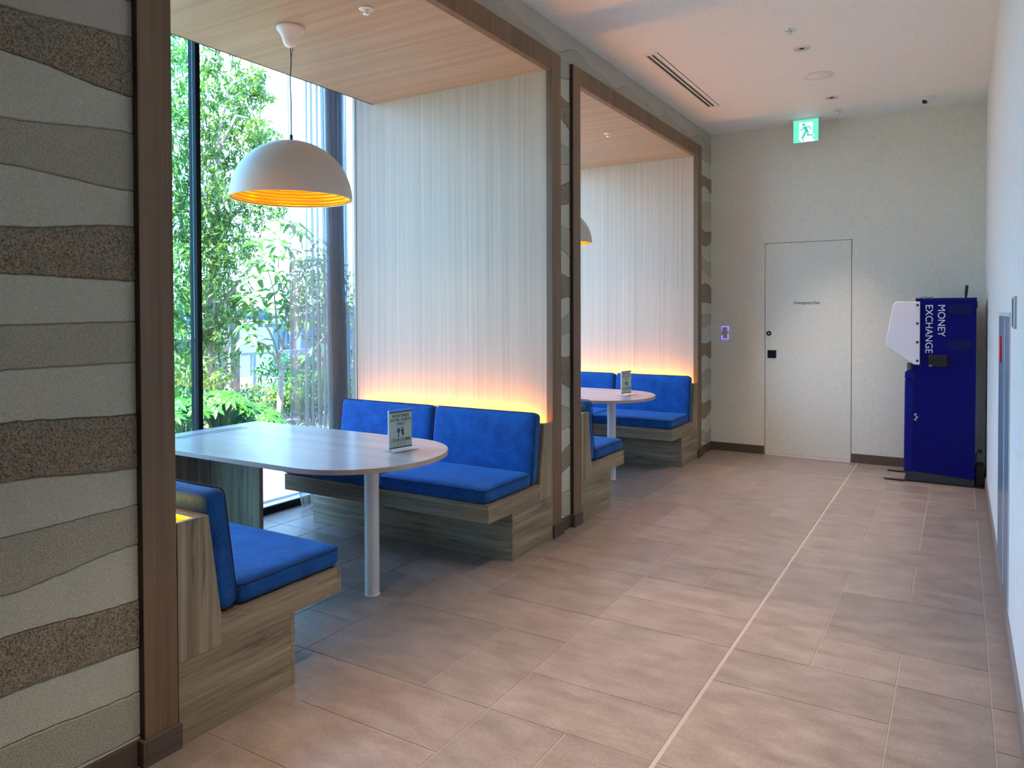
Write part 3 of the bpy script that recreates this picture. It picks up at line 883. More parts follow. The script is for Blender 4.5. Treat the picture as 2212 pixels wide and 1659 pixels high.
# ------------------------------------------------------------ ceiling fixtures
def sprinkler(x, y, z, label):
    root = thing('sprinkler_head', label, 'sprinkler', (x, y, z), 0, 'ceiling sprinkler heads')
    obj('escutcheon', lathe(bmesh.new(), [(0.040, 0), (0.041, -0.003), (0.034, -0.006), (0.014, -0.007), (1e-5, -0.007)], 32), M['white'] if z < 3.2 else M['chrome'], root, smooth=True)
    obj('deflector', lathe(bmesh.new(), [(0.010, -0.006), (0.012, -0.020), (0.018, -0.026), (0.018, -0.030), (0.006, -0.034), (1e-5, -0.034)], 20), M['chrome'], root, smooth=True)
    return root
sprinkler(-2.676, 2.961, ZI, 'sprinkler head with pale plate in the nearest booth soffit')
sprinkler(-2.694, 6.126, ZI, 'sprinkler head in the soffit of the second booth')
sprinkler(-1.004, 5.36, H, 'small chrome ceiling sensor before the first corridor downlight')
sprinkler(-1.008, 7.72, H, 'tiny chrome ceiling sensor closest to the far wall')

def downlight(x, y, label, on=True):
    root = thing('downlight', label, 'downlight', (x, y, H), 0, 'recessed corridor downlights')
    obj('trim_ring', lathe(bmesh.new(), [(0.052, -0.0005), (0.062, -0.0005), (0.062, -0.004), (0.053, -0.006), (0.050, -0.003)], 40, closed=True), M['white'], root, smooth=True)
    obj('lens', lathe(bmesh.new(), [(0.018, -0.0022), (0.012, -0.004), (1e-5, -0.005)], 24), M['darkgrey'], root, smooth=True)
    obj('reflector', lathe(bmesh.new(), [(0.052, -0.0045), (0.045, -0.0035), (0.030, -0.002), (0.012, -0.0012), (1e-5, -0.001)], 32, cap=False), M['chrome'], root, smooth=True)
    ld = bpy.data.lights.new('downlight_light', 'SPOT')
    ld.energy = 190.0 if y > 3.5 else 270.0; ld.color = (1.0, 0.77, 0.59); ld.spot_size = math.radians(62); ld.spot_blend = 1.0; ld.shadow_soft_size = 0.04
    lo = bpy.data.objects.new('downlight_light', ld)
    link(lo, root); lo.location = (0, 0, -0.012)
    return root
downlight(-1.004, 5.78, 'recessed chrome downlight in front of the round speaker')
downlight(-1.000, 7.24, 'recessed chrome downlight between the round speaker and the exit sign')
for yy in (4.32, 2.86, 1.40):
    # row assumed to go on unseen overhead, added to light the near corridor
    root = downlight(-1.0, yy, {4.32: 'added unseen downlight overhead level with the second booth post', 2.86: 'added unseen downlight overhead level with the nearest booth table', 1.40: 'added unseen downlight overhead closest to the camera'}[yy])

root = thing('ceiling_speaker', 'flat round cream speaker cover on the corridor ceiling', 'speaker', (-0.997, 6.508, H))
obj('rim', lathe(bmesh.new(), [(0.098, -0.0005), (0.113, -0.0005), (0.112, -0.006), (0.100, -0.008)], 56, closed=True), M['cream'] if False else M['wp_right'], root, smooth=True)
obj('grille', lathe(bmesh.new(), [(0.097, -0.0005), (0.096, -0.006), (1e-5, -0.0065)], 56), M['ceil'], root, smooth=True)

root = thing('dome_camera', 'small white dome camera with black lens near the far right corner', 'camera', (-0.262, 7.70, H))
obj('housing', lathe(bmesh.new(), [(0.058, 0), (0.060, -0.006), (0.057, -0.026), (0.046, -0.040), (0.030, -0.048), (1e-5, -0.050)], 40), M['white'], root, smooth=True)
bm = bmesh.new(); bmesh.ops.create_uvsphere(bm, u_segments=20, v_segments=12, radius=0.026)
bmesh.ops.transform(bm, matrix=Matrix.Translation((-0.018, -0.026, -0.032)), verts=bm.verts)
obj('lens', bm, M['black'], root, smooth=True)

# slot diffuser
root = thing('air_diffuser', 'long recessed ceiling air diffuser with two black slots', 'vent', (-2.0, 6.13, H))
obj('frame', B(-0.062, 0.062, -0.83, 0.83, -0.004, 0.0), M['ceil'], root, 0.001)
for dx in (-0.028, 0.012):
    obj('slot', B(dx, dx + 0.019, -0.80, 0.80, -0.0052, -0.0038), M['black'], root)
for dx in (-0.036, 0.006, 0.034):
    obj('slat', B(dx - 0.003, dx + 0.003, -0.81, 0.81, -0.0085, -0.004), M['wp_right'], root)
obj('edge_line', B(0.062, 0.0655, -0.83, 0.83, -0.003, 0.0), M['frame_side'], root)

# exit sign
root = thing('exit_sign', 'lit green running-figure exit sign hanging from the ceiling', 'sign', (-1.327, 7.88, H))
obj('mount', B(-0.155, 0.155, -0.03, 0.03, -0.010, 0.0), M['white'], root, 0.001)
obj('housing', B(-0.119, 0.119, -0.004, 0.016, -0.236, -0.010), M['white'], root, 0.001)
SX, SZ, SW, SH = -0.117, -0.014, 0.234, 0.219
def sg(px, py):
    u = (px - 550) / 858.0
    ytop = 532 - 0.117 * (px - 550)
    v = (py - ytop) / 812.0
    return (SX + u * SW, SZ - v * SH)
def sgp(name, polys, m, d, par):
    bm = bmesh.new()
    for p in polys: prism(bm, [sg(*q) for q in p], 'y', -0.004 - d, -0.004)
    return obj(name, bm, m, par)
fc = sgp('sign_face', [[(550, 532), (1408, 432), (1408, 1243), (550, 1343)]], M['sgreen'], 0.001, root)
sgp('door_shape', [[(745, 590), (1215, 545), (1215, 975), (1270, 1010), (1290, 1070), (1212, 1085), (1212, 1165), (1300, 1255), (835, 1310), (745, 1222)]], M['swhite'], 0.0016, fc)
def seg_(a, b_, wd):
    (x0, y0), (x1, y1) = a, b_
    dx, dy = x1 - x0, y1 - y0; L = math.hypot(dx, dy); nx, ny = -dy / L * wd, dx / L * wd
    return [(x0 + nx, y0 + ny), (x1 + nx, y1 + ny), (x1 - nx, y1 - ny), (x0 - nx, y0 - ny)]
man = [[(905 + 50 * math.cos(t * math.pi / 8), 660 + 50 * math.sin(t * math.pi / 8)) for t in range(16)],
       [(925, 730), (1050, 718), (1060, 740), (1010, 760), (1065, 880), (1075, 930), (955, 935), (935, 850), (900, 790)],
       seg_((910, 745), (840, 865), 17), seg_((845, 862), (755, 868), 15),
       seg_((1030, 728), (1105, 728), 17), seg_((1100, 728), (1155, 825), 16),
       seg_((985, 910), (850, 1180), 29), seg_((1045, 915), (1052, 1060), 27), seg_((1045, 1050), (1240, 1030), 20),
       [(840, 1215), (880, 1212), (935, 1265), (880, 1268)]]
sgp('running_figure', man, M['sgreen2'], 0.0022, fc)

# ------------------------------------------------------------ things on the walls
root = thing('switch_plate', 'small wall plate with a violet lit outline left of the door', 'switch', (-2.176, YF, 1.279))
obj('plate', B(-0.033, 0.033, -0.008, 0, -0.065, 0.065), M['plate'], root, 0.002)
bm = bmesh.new()
for a in ((-0.036, -0.030, -0.068, -0.03), (-0.036, -0.030, 0.02, 0.068), (0.026, 0.036, -0.068, -0.01), (0.026, 0.036, 0.015, 0.068), (-0.036, 0.036, 0.060, 0.068), (-0.036, 0.036, -0.068, -0.061), (-0.036, -0.022, -0.05, -0.03)):
    box(bm, a[0], a[1], -0.0092, -0.0002, a[2], a[3])
obj('lit_outline', bm, M['violet'], root)

root = thing('hose_cabinet', 'tall narrow blue-grey steel cabinet door with red pull set in the right wall', 'cabinet', (XR, 4.68, 0))
ya, yb, za, zb_ = -0.54, 0.53, 0.10, 1.475
obj('frame', B(-0.004, 0.0, ya - 0.02, ya, za, zb_ + 0.02), M['cabframe'], root)
obj('frame', B(-0.004, 0.0, yb, yb + 0.02, za, zb_ + 0.02), M['cabframe'], root)
obj('frame', B(-0.004, 0.0, ya, yb, zb_, zb_ + 0.02), M['cabframe'], root)
obj('door', B(-0.0035, 0.0, -0.12, yb, za, zb_), M['cabinet'], root)
obj('door', B(-0.0035, 0.0, ya, -0.14, za, zb_), M['cabinet'], root)
obj('centre_strip', B(-0.006, 0.0, -0.14, -0.12, za, zb_ - 0.01), M['bright'], root)
bm = bmesh.new()
prism(bm, [(0.23 + 0.045 * math.cos(t * math.pi / 12), 1.29 + 0.075 * math.sin(t * math.pi / 12)) for t in range(24)], 'x', -0.012, -0.003)
obj('pull_handle', bm, M['red'], root, 0.002)
root = thing('metal_wall_strip', 'upright brushed metal plate on the right wall above the cabinet', 'plate', (XR, 3.78, 1.495))
obj('plate', B(-0.008, 0, -0.08, 0.08, -0.068, 0.068), M['steel'], root, 0.002)
obj('dark_inset', B(-0.0095, -0.008, 0.03, 0.07, -0.06, 0.06), M['black'], root)

# ------------------------------------------------------------ money exchange machine
def machine():
    root = thing('money_exchange_machine', 'tall navy blue money exchange machine with white side shield against the right wall', 'machine', (0.0, 7.40, 0))
    D = 0.46
    body = obj('cabinet', prism(bmesh.new(), [(-0.36, 0.095), (0.116, 0.065), (0.121, 1.605), (-0.33, 1.612), (-0.335, 0.94), (-0.345, 0.90)], 'y', 0, D), M['navy'], root, 0.004)
    obj('top_lip', B(-0.335, 0.124, -0.004, D + 0.004, 1.600, 1.618), M['navy2'], root, 0.003)
    obj('front_door', prism(bmesh.new(), [(-0.42, 0.085), (-0.352, 0.085), (-0.345, 0.90), (-0.415, 0.905)], 'y', -0.003, D), M['navy2'], root, 0.014, seg=4)
    obj('front_shelf', prism(bmesh.new(), [(-0.415, 0.907), (-0.335, 0.905), (-0.335, 0.982), (-0.395, 0.982), (-0.414, 0.965)], 'y', -0.003, D), M['navy2'], root, 0.006)
    obj('coin_tray', lathe(bmesh.new(), [(0.036, 0.982), (0.036, 1.045), (0.030, 1.05), (1e-5, 1.05)], 24, -0.365, 0.07), M['darkgrey'], root, 0.002)
    obj('plinth', prism(bmesh.new(), [(-0.40, 0.012), (0.115, 0.012), (0.115, 0.075), (-0.38, 0.098), (-0.40, 0.06)], 'y', 0.004, D), M['darkgrey'], root)
    obj('base_plate', B(-0.42, 0.18, -0.006, D, 0.0, 0.014), M['black'], root)
    for yy in (0.0, 0.40):
        obj('stabiliser_foot', prism(bmesh.new(), [(-0.58, yy - 0.004 + 0.01), (-0.572, yy - 0.008), (-0.41, yy - 0.03), (-0.41, yy + 0.03), (-0.55, yy + 0.018), (-0.575, yy + 0.015)], 'z', 0.004, 0.012), M['black'], root, 0.002)
    # shield
    def q(px, py): return ((px - 2110) / 2.963 * 0.00394 * 1.0, 0)
    sh = [(-0.505, 1.568), (-0.485, 1.588), (-0.298, 1.588), (-0.298, 1.036), (-0.342, 1.036), (-0.555, 1.195), (-0.565, 1.215), (-0.563, 1.245)]
    for yy, nm in ((-0.016, 'side_shield'), (D + 0.006, 'side_shield')):
        o = obj(nm, prism(bmesh.new(), sh, 'y', yy, yy + 0.010), M['shield'], root, 0.004)
        if yy < 0:
            for z in (1.558, 1.398, 1.233, 1.070):
                obj('bolt', lathe(bmesh.new(), [(1e-5, -0.024), (0.009, -0.023), (0.011, -0.018), (0.011, -0.016)], 18, -0.318, z, 'y'), M['black'], o, smooth=True)
    F = -0.0006
    Rm = Matrix.Rotation(math.pi / 2, 4, 'X') @ Matrix.Rotation(-math.pi / 2, 4, 'Z')
    text_obj('lettering', 'MONEY', 0.080, M['textw'], body, Matrix.Translation((-0.139, F, 1.563)) @ Rm, 0.0008, 'LEFT')
    text_obj('lettering', 'EXCHANGE', 0.080, M['textw'], body, Matrix.Translation((-0.232, F, 1.563)) @ Rm, 0.0008, 'LEFT')
    for z0 in (1.480, 1.175):
        vt = obj('vent', B(-0.085, 0.085, -0.0012, 0, z0, z0 + 0.080), M['vent'], root)
        for k in range(7):
            obj('vent_slat', B(-0.083, 0.083, -0.003, -0.001, z0 + 0.004 + k * 0.0115, z0 + 0.009 + k * 0.0115), M['navy2'], vt)
    o = obj('side_box', B(-0.230, -0.092, -0.045, 0, 1.025, 1.125), M['black'], root, 0.004)
    obj('box_latch', B(-0.228, -0.205, -0.050, -0.045, 1.026, 1.038), M['steel'], o)
    for x, z in ((-0.330, 0.595), (-0.318, 0.572), (-0.330, 0.552)):
        obj('key_lock', lathe(bmesh.new(), [(1e-5, -0.006), (0.009, -0.006), (0.011, -0.003), (0.011, 0.002)], 16, x, z, 'y'), M['steel'], root, smooth=True)
    obj('camera_block', B(-0.368, -0.328, 0.02, 0.12, 1.598, 1.618), M['cream'], root, 0.002)
    o = obj('antenna', tube(bmesh.new(), [(0.042, 0.06, 1.612), (0.045, 0.06, 1.66), (0.050, 0.06, 1.725)], [0.007, 0.012, 0.012], 12), M['black'], root, smooth=True)
    obj('roof_wire', tube(bmesh.new(), [(-0.30, 0.05, 1.62), (-0.27, 0.05, 1.632), (-0.23, 0.05, 1.622), (-0.205, 0.05, 1.632)], 0.0025, 6), M['black'], root)
    obj('rear_bracket', B(0.12, 0.128, 0.01, 0.2, 1.53, 1.59), M['black'], root)
    return root
machine()
root = thing('power_supply', 'black power box on the floor squeezed behind the navy machine', 'power box', (0.150, 7.43, 0))
obj('case', B(-0.026, 0.034, 0, 0.2, 0.014, 0.185), M['black'], root, 0.004)
obj('plug', B(-0.01, 0.02, 0.02, 0.05, 0.29, 0.32), M['black'], root)
o = obj('cable', tube(bmesh.new(), [(0.010, 0.035, 0.305), (-0.01, 0.03, 0.31), (-0.024, 0.03, 0.28), (-0.026, 0.03, 0.23), (-0.015, 0.03, 0.19), (-0.01, 0.03, 0.18)], 0.005, 8), M['black'], root, smooth=True)

# ------------------------------------------------------------ sheer curtain in the first booth
def curtain():
    nu, nv = 460, 34
    ky = [(0, 3.885), (0.18, 4.05), (0.46, 4.27), (0.86, 4.46), (1.0, 4.62)]
    kp = [(0, 0), (0.18, 1.2), (0.46, 5.2), (0.86, 16.0), (1.0, 18.2)]
    ka = [(0, 0.002), (0.10, 0.010), (0.2, 0.030), (0.46, 0.034), (0.8, 0.036), (1.0, 0.022)]
    def L(t, u):
        for (a, p), (b, q) in zip(t, t[1:]):
            if u <= b: return p + (q - p) * (u - a) / (b - a)
        return t[-1][1]
    def P(u, v):
        yy = L(ky, u); ph = 2 * math.pi * L(kp, u); amp = L(ka, u) * (1.05 - 0.2 * v)
        x = -4.30 + amp * math.sin(ph + 0.6 * math.sin(2.4 * v + u * 9)) + 0.006 * math.sin(ph * 0.37 + v * 5)
        fan = (1 - v) ** 1.3
        yy += 0.006 * math.cos(ph) + fan * 0.10 * max(0, u - 0.25) * (1.1 - u) * 2.2
        if v < 0.22 and u < 0.4: yy += 0.11 * ((0.22 - v) / 0.22) ** 1.6 * (0.4 - u) / 0.4
        return (x, min(yy, 4.71), 0.012 + 3.408 * v)
    bm = bmesh.new()
    grid = [[bm.verts.new(P(i / nu, j / nv)) for i in range(nu + 1)] for j in range(nv + 1)]
    for j in range(nv):
        for i in range(nu):
            bm.faces.new((grid[j][i], grid[j][i + 1], grid[j + 1][i + 1], grid[j + 1][i]))
    o = obj('sheer_curtain', bm, M['sheer'], smooth=True)
    tag(o, 'sheer grey curtain gathered beside the window in the nearest booth', 'curtain')
    obj('hem', tube(bmesh.new(), [P(i / nu, 0) for i in range(0, nu + 1, 3)], 0.003, 5), M['cabframe'], o)
    bm = bmesh.new()
    prev = None
    for k in range(31):
        p = P(0, k / 30)
        r_ = [bm.verts.new((p[0] - 0.004, p[1] - 0.002, p[2])), bm.verts.new((p[0] - 0.006, p[1] + 0.022, p[2]))]
        if prev: bm.faces.new((prev[0], prev[1], r_[1], r_[0]))
        prev = r_
    obj('side_hem', bm, M['sheer'], o)
    t = obj('curtain_track', B(-4.345, -4.275, 3.80, 4.74, 3.42, 3.45), M['white'])
    tag(t, 'white curtain track above the sheer curtain', 'track')
curtain()

# ------------------------------------------------------------ outdoors
bm = B(-6.0, XG - 0.04, -6, 16, -0.14, -0.02)
pv = struct(obj('ground_paving', bm, M['paving']))
for k in range(6):
    pass
bm = B(-10.5, -6.0, -6, 16, -0.3, 0.03)
struct(obj('ground_planter', bm, M['soil']))
bm = B(-400, -11.5, -200, 400, -9.2, -9.0)
struct(obj('ground_distant', bm, M['far_ground']))
bm = B(-6.06, -5.98, -6, 16, -0.05, 0.07)
struct(obj('trim_kerb', bm, M['concrete']))
# paving joints
for k in range(14):
    y = 1.0 + k * 0.9
    obj('paving_joint', B(-6.0, XG - 0.04, y, y + 0.006, -0.0205, -0.0195), M['concrete'], pv)
for x in (-5.15, -5.6):
    obj('paving_joint', B(x, x + 0.006, -6, 16, -0.0205, -0.0195), M['concrete'], pv)

def leaf_pts(L, W, bend=0.15, fold=0.12):
    # along +x; returns verts, faces
    v = [(0, 0, 0), (0.35 * L, W / 2, fold * W - bend * L * 0.1), (0.35 * L, -W / 2, fold * W - bend * L * 0.1), (0.38 * L, 0, 0),
         (0.72 * L, W * 0.36, -bend * L * 0.45), (0.72 * L, -W * 0.36, -bend * L * 0.45), (L, 0, -bend * L)]
    f = [(0, 3, 1), (0, 2, 3), (1, 3, 6, 4), (3, 2, 5, 6)]
    return [Vector(p) for p in v], f

def foliage(name, places, m, parent, kind='stuff'):
    V, F = [], []
    for pos, d, L, W in places:
        pv_, pf = leaf_pts(L, W)
        q = Vector(d).to_track_quat('X', 'Z')
        q = q @ Matrix.Rotation(R.uniform(-0.9, 0.9), 3, 'X').to_quaternion()
        o = len(V)
        for p in pv_: V.append(tuple(Vector(pos) + q @ p))
        for f in pf: F.append(tuple(o + i for i in f))
    me = bpy.data.meshes.new(name)
    me.from_pydata(V, [], F)
    me.materials.append(m)
    ob = bpy.data.objects.new(name, me)
    link(ob, parent)
    if kind: ob['kind'] = kind
    return ob

def rnd_dir(dn=0.0):
    while True:
        v = Vector((R.uniform(-1, 1), R.uniform(-1, 1), R.uniform(-1, 1)))
        if 0.1 < v.length < 1:
            v.normalize(); v.z -= dn
            return v.normalized()

def PX(px, py, x):
    d = f2 + r3 * ((px - 1106) / FPX) - u3 * ((py - CY) / FPX)
    t = (x - 0) / d.x
    return Vector((0, 0, 1.5)) + d * t

# big tree
tb = PX(470, 900, -8.6); tb.z = 0.0
root = thing('broad_tree', 'large tree with narrow leaves filling the upper left of the window', 'tree', tb)
cl = []
blobs = [(375, 150, .42, 200), (450, 165, .50, 420), (520, 190, .42, 380), (560, 190, .28, 180), (400, 260, .55, 420), (480, 270, .50, 480), (545, 290, .36, 330), (585, 300, .18, 80),
         (390, 380, .6, 560), (470, 370, .48, 520), (535, 360, .26, 120), (400, 480, .6, 600), (480, 460, .5, 520), (560, 450, .30, 220), (600, 460, .16, 60), (395, 590, .6, 640), (470, 560, .45, 520), (525, 540, .30, 160),
         (400, 690, .55, 600), (475, 650, .42, 520), (520, 660, .28, 200), (460, 720, .26, 220), (385, 790, .5, 380), (330, 200, .7, 500), (320, 400, .8, 600), (320, 620, .8, 600), (420, 60, .5, 200), (500, 60, .4, 90)]
for bx, by, rad, n in blobs:
    cc = PX(bx, by, -8.6 + R.uniform(-0.5, 0.5))
    # several twigs per blob, leaves cluster along them
    nt_ = max(2, int(n * 2.0) // 14)
    for _ in range(nt_):
        d = rnd_dir()
        tip = cc + Vector((d.x * rad, d.y * rad, d.z * rad)) * (R.random() ** 0.45)
        td = (rnd_dir(0.1))
        for k in range(14):
            p = tip + td * (k - 7) * 0.014 + rnd_dir() * 0.025
            dd = (td * 0.5 + rnd_dir(0.35)).normalized()
            cl.append((p - tb, dd, R.uniform(0.075, 0.125), R.uniform(0.020, 0.032)))
foliage('foliage', cl, M['leaf'], root)
bm = bmesh.new()
def br(pts, r0, r1, bm=None):
    n = len(pts)
    return tube(bm, [Vector(p) - tb for p in pts], [r0 + (r1 - r0) * i / (n - 1) for i in range(n)], 8)
t0_, t1_, t2_ = Vector(tb), PX(450, 700, -8.6), PX(470, 500, -8.6)
obj('trunk', br([t0_, t1_, t2_], 0.09, 0.05, bmesh.new()), M['bark'], root, smooth=True)
for pts in ([t2_, PX(470, 300, -8.5), PX(500, 180, -8.4), PX(555, 155, -8.3)], [t1_, PX(400, 550, -8.7), PX(380, 380, -8.8), PX(400, 250, -8.8)],
            [t2_, PX(540, 430, -8.4), PX(590, 420, -8.3)], [t1_, PX(520, 600, -8.4), PX(560, 560, -8.2)], [PX(465, 340, -8.5), PX(510, 250, -8.3), PX(560, 260, -8.2)], [t2_, PX(420, 380, -8.3), PX(440, 230, -8.3)]):
    obj('branch', br(pts, 0.035, 0.010, bmesh.new()), M['bark'], root, smooth=True)

# slender tree with broad leaves
XS = -7.0
tb2 = PX(603, 930, XS)
root = thing('slender_tree', 'slender forked tree with broad drooping leaves beyond the curtain edge', 'tree', tb2)
def T2(px, py, dx=0.0): return PX(px, py, XS + dx)
def rb(pts, r0, r1, nm='branch'):
    n = len(pts)
    return obj(nm, tube(bmesh.new(), [p - tb2 for p in pts], [r0 + (r1 - r0) * i / (n - 1) for i in range(n)], 10), M['bark'], root, smooth=True)
rb([tb2 - Vector((0, 0, 0.1)), T2(605, 860), T2(608, 810), T2(610, 790)], 0.040, 0.034, 'trunk')
ends = []
for pts in ([T2(608, 800), T2(600, 780), T2(612, 745), T2(617, 700), T2(618, 660), T2(600, 590), T2(605, 520)],
            [T2(610, 797), T2(640, 785, .1), T2(665, 765, .2), T2(690, 740, .3), T2(720, 700, .3)],
            [T2(603, 788), T2(590, 765), T2(573, 745), T2(556, 738), T2(535, 725)],
            [T2(604, 785), T2(595, 745), T2(582, 715), T2(565, 690), T2(545, 660), T2(530, 640)],
            [T2(612, 748), T2(600, 720), T2(596, 680), T2(592, 630), T2(575, 570)],
            [T2(613, 755), T2(640, 730, .1), T2(660, 690, .2), T2(665, 640, .2), T2(680, 590, .2)],
            [T2(618, 680), T2(640, 620), T2(655, 560), T2(650, 500)]):
    rb(pts, 0.018, 0.006)
    ends.append(pts)
lm = [bpy.data.meshes.new('leaf') for _ in range(3)]
for i, me in enumerate(lm):
    v, f = leaf_pts((0.19, 0.22, 0.17)[i], (0.062, 0.07, 0.055)[i], 0.25, 0.25)
    me.from_pydata([tuple(p) for p in v], [], f); me.materials.append(M['leaf2'])
nl = 0
spots = []
for pts in ends:
    for k in range(len(pts) // 2, len(pts)): spots.append(pts[k])
for px, py in ((530, 700), (545, 640), (560, 600), (545, 560), (590, 560), (610, 610), (620, 540), (590, 500), (630, 480), (560, 520), (610, 480), (640, 560), (655, 620), (680, 560), (640, 690), (570, 640), (600, 650), (700, 620), (690, 520), (580, 545), (540, 600), (600, 530), (625, 640), (560, 670), (655, 500), (625, 590)):
    spots.append(T2(px, py, R.uniform(-.25, .25)))
for sp_ in spots:
    n = 6
    a0 = R.uniform(0, 6.28)
    for k in range(n):
        a = a0 + 6.283 * k / n + R.uniform(-.2, .2)
        dn = R.uniform(-0.35, 0.75)
        d = Vector((math.cos(a), math.sin(a), -dn)).normalized()
        q = d.to_track_quat('X', 'Z') @ Matrix.Rotation(R.uniform(-0.5, 0.5), 3, 'X').to_quaternion()
        o = bpy.data.objects.new('leaf', lm[R.randrange(3)])
        link(o, root)
        o.rotation_mode = 'QUATERNION'; o.rotation_quaternion = q
        o.location = sp_ - tb2 + d * 0.015
        nl += 1

# shrubs low beyond the paving
def shrub(px, py, x, label, n, rx, rz_, L, W, m, name='shrub', dn=0.0, group=None):
    b0 = PX(px, py, x)
    bp = Vector((b0.x, b0.y, 0.03))
    root = thing(name, label, 'shrub', bp, 0, group)
    cl = []
    for _ in range(n):
        d = rnd_dir()
        p = b0 + Vector((d.x * rx, d.y * rx, d.z * rz_)) * (R.random() ** 0.4)
        if p.z < 0.05: p.z = 0.05 + R.random() * 0.1
        cl.append((p - bp, rnd_dir(dn), L * R.uniform(0.7, 1.2), W * R.uniform(0.8, 1.2)))
    foliage('foliage', cl, m, root)
    bm = bmesh.new()
    for k in range(5):
        d = rnd_dir(); 
        tube(bm, [Vector((0, 0, -0.03)), Vector((d.x * rx * .4, d.y * rx * .4, (b0.z - 0.03) * 0.6)), (b0 - bp) + Vector((d.x * rx * .7, d.y * rx * .7, abs(d.z) * rz_ * .6))], [0.014, 0.010, 0.005], 6)
    o = obj('stems', bm, M['bark'], root); o['kind'] = 'stuff'
    return root
shrub(690, 640, -8.2, 'leafy shrub behind the middle of the sheer curtain', 1500, 0.55, 0.75, 0.10, 0.036, M['leaf'])
shrub(760, 760, -8.0, 'green shrub seen in the gap beside the panelled wall', 700, 0.6, 0.8, 0.10, 0.036, M['leaf'])
shrub(680, 850, -7.4, 'light green shrub low behind the curtain', 1100, 0.6, 0.32, 0.09, 0.034, M['leaf3'])
shrub(575, 865, -7.6, 'low shrub around the foot of the slender tree', 800, 0.5, 0.22, 0.08, 0.03, M['leaf'])
shrub(395, 850, -7.8, 'dark green shrub behind the left window pane', 1100, 0.6, 0.5, 0.10, 0.034, M['leaf'])
shrub(650, 800, -9.0, 'pale green hedge shrub beyond the slender tree', 900, 0.75, 0.30, 0.09, 0.034, M['leaf3'])
shrub(470, 775, -9.0, 'thin upright shrub against the grey pillar', 360, 0.32, 0.45, 0.09, 0.03, M['leaf3'])

# fatsia: big palmate leaves as parts
def fatsia(px, py, x, n, rad, label):
    b0 = PX(px, py, x)
    bp = Vector((b0.x, b0.y, 0.03))
    root = thing('fatsia_shrub', label, 'shrub', bp)
    me = bpy.data.meshes.new('leaf')
    V, F = [], []
    for k in range(7):
        a = math.radians(-120 + 40 * k)
        v, f = leaf_pts(0.17 * (1 - 0.05 * abs(k - 3)), 0.060, 0.3, 0.2)
        o_ = len(V)
        rm = Matrix.Rotation(a, 3, 'Z')
        for p in v: V.append(tuple(rm @ p))
        for q in f: F.append(tuple(o_ + i for i in q))
    me.from_pydata(V, [], F); me.materials.append(M['leaf3'])
    bm = bmesh.new()
    for _ in range(n):
        d = rnd_dir(); d.z = abs(d.z) * 0.8
        p = (b0 - bp) + Vector((d.x * rad, d.y * rad, d.z * rad * 0.7 - 0.12))
        o = bpy.data.objects.new('leaf', me)
        link(o, root)
        o.location = p
        nrm = (Vector((d.x * 0.5, d.y * 0.5, 0.9)) + Vector((0.25, -0.35, 0)) * R.random()).normalized()
        o.rotation_mode = 'QUATERNION'
        o.rotation_quaternion = nrm.to_track_quat('Z', 'X') @ Matrix.Rotation(R.uniform(0, 6.28), 3, 'Z').to_quaternion()
        s_ = R.uniform(0.6, 1.0); o.scale = (s_, s_, s_)
        tube(bm, [Vector((0, 0, 0)), Vector((p.x * .4, p.y * .4, p.z * .7)), p], [0.010, 0.006, 0.004], 5)
    st = obj('stems', bm, M['leaf2'], root); st['kind'] = 'stuff'
    return root
fatsia(475, 860, -6.95, 70, 0.33, 'bright green broad-fingered shrub at lower left of the window')
fatsia(545, 885, -7.1, 55, 0.30, 'bright green broad-fingered shrub left of the slender tree')
fatsia(400, 870, -7.0, 26, 0.30, 'broad-fingered shrub behind the teal left pane')

# blade plants along the planter edge
def blades(px, py, x, n, label, L=0.34):
    b0 = PX(px, py, x)
    bp = Vector((b0.x, b0.y, 0.03))
    root = thing('grass_clump', label, 'grass', bp, 0, 'arching grass clumps along the planter')
    V, F = [], []
    for _ in range(n):
        a = R.uniform(0, 6.283); rr_ = R.uniform(0, 0.10)
        p0 = Vector((rr_ * math.cos(a), rr_ * math.sin(a), 0))
        dr = Vector((math.cos(a + R.uniform(-.5, .5)), math.sin(a + R.uniform(-.5, .5)), 0))
        l = L * R.uniform(0.7, 1.25); wd = R.uniform(0.004, 0.008)
        sd_ = Vector((-dr.y, dr.x, 0)) * wd
        o_ = len(V)
        K = 5
        for k in range(K + 1):
            t = k / K
            c_ = p0 + dr * (l * 0.75 * t ** 1.3) + Vector((0, 0, l * (1.25 * t - 0.95 * t * t)))
            ww = 1 - t * 0.85
            V += [tuple(c_ + sd_ * ww), tuple(c_ - sd_ * ww)]
        for k in range(K): F.append((o_ + 2 * k, o_ + 2 * k + 1, o_ + 2 * k + 3, o_ + 2 * k + 2))
    me = bpy.data.meshes.new('blades'); me.from_pydata(V, [], F); me.materials.append(M['grass'])
    o = bpy.data.objects.new('blades', me); link(o, root); o['kind'] = 'stuff'
pos = [(380, 935), (420, 925), (455, 915), (490, 905), (525, 895), (560, 890), (590, 885), (625, 890), (660, 885), (700, 880), (740, 870), (400, 890), (470, 880), (540, 880), (620, 870)]
names_ = ['far left behind the teal pane', 'just left of the dark mullion', 'just right of the dark mullion', 'below the bright broad-fingered shrub', 'right of the bright shrub', 'left of the slender trunk', 'in front of the slender trunk', 'behind the curtain edge', 'behind the left curtain folds', 'behind the middle curtain folds', 'beside the panelled wall',
          'second row behind the teal pane', 'second row behind the mullion', 'second row below the bright shrub', 'second row by the curtain edge']
for (px, py), nm in zip(pos, names_):
    x = -6.35 if py > 884 or px > 640 else -6.75
    blades(px, py, x, 110, 'arching grey-green grass clump ' + nm)

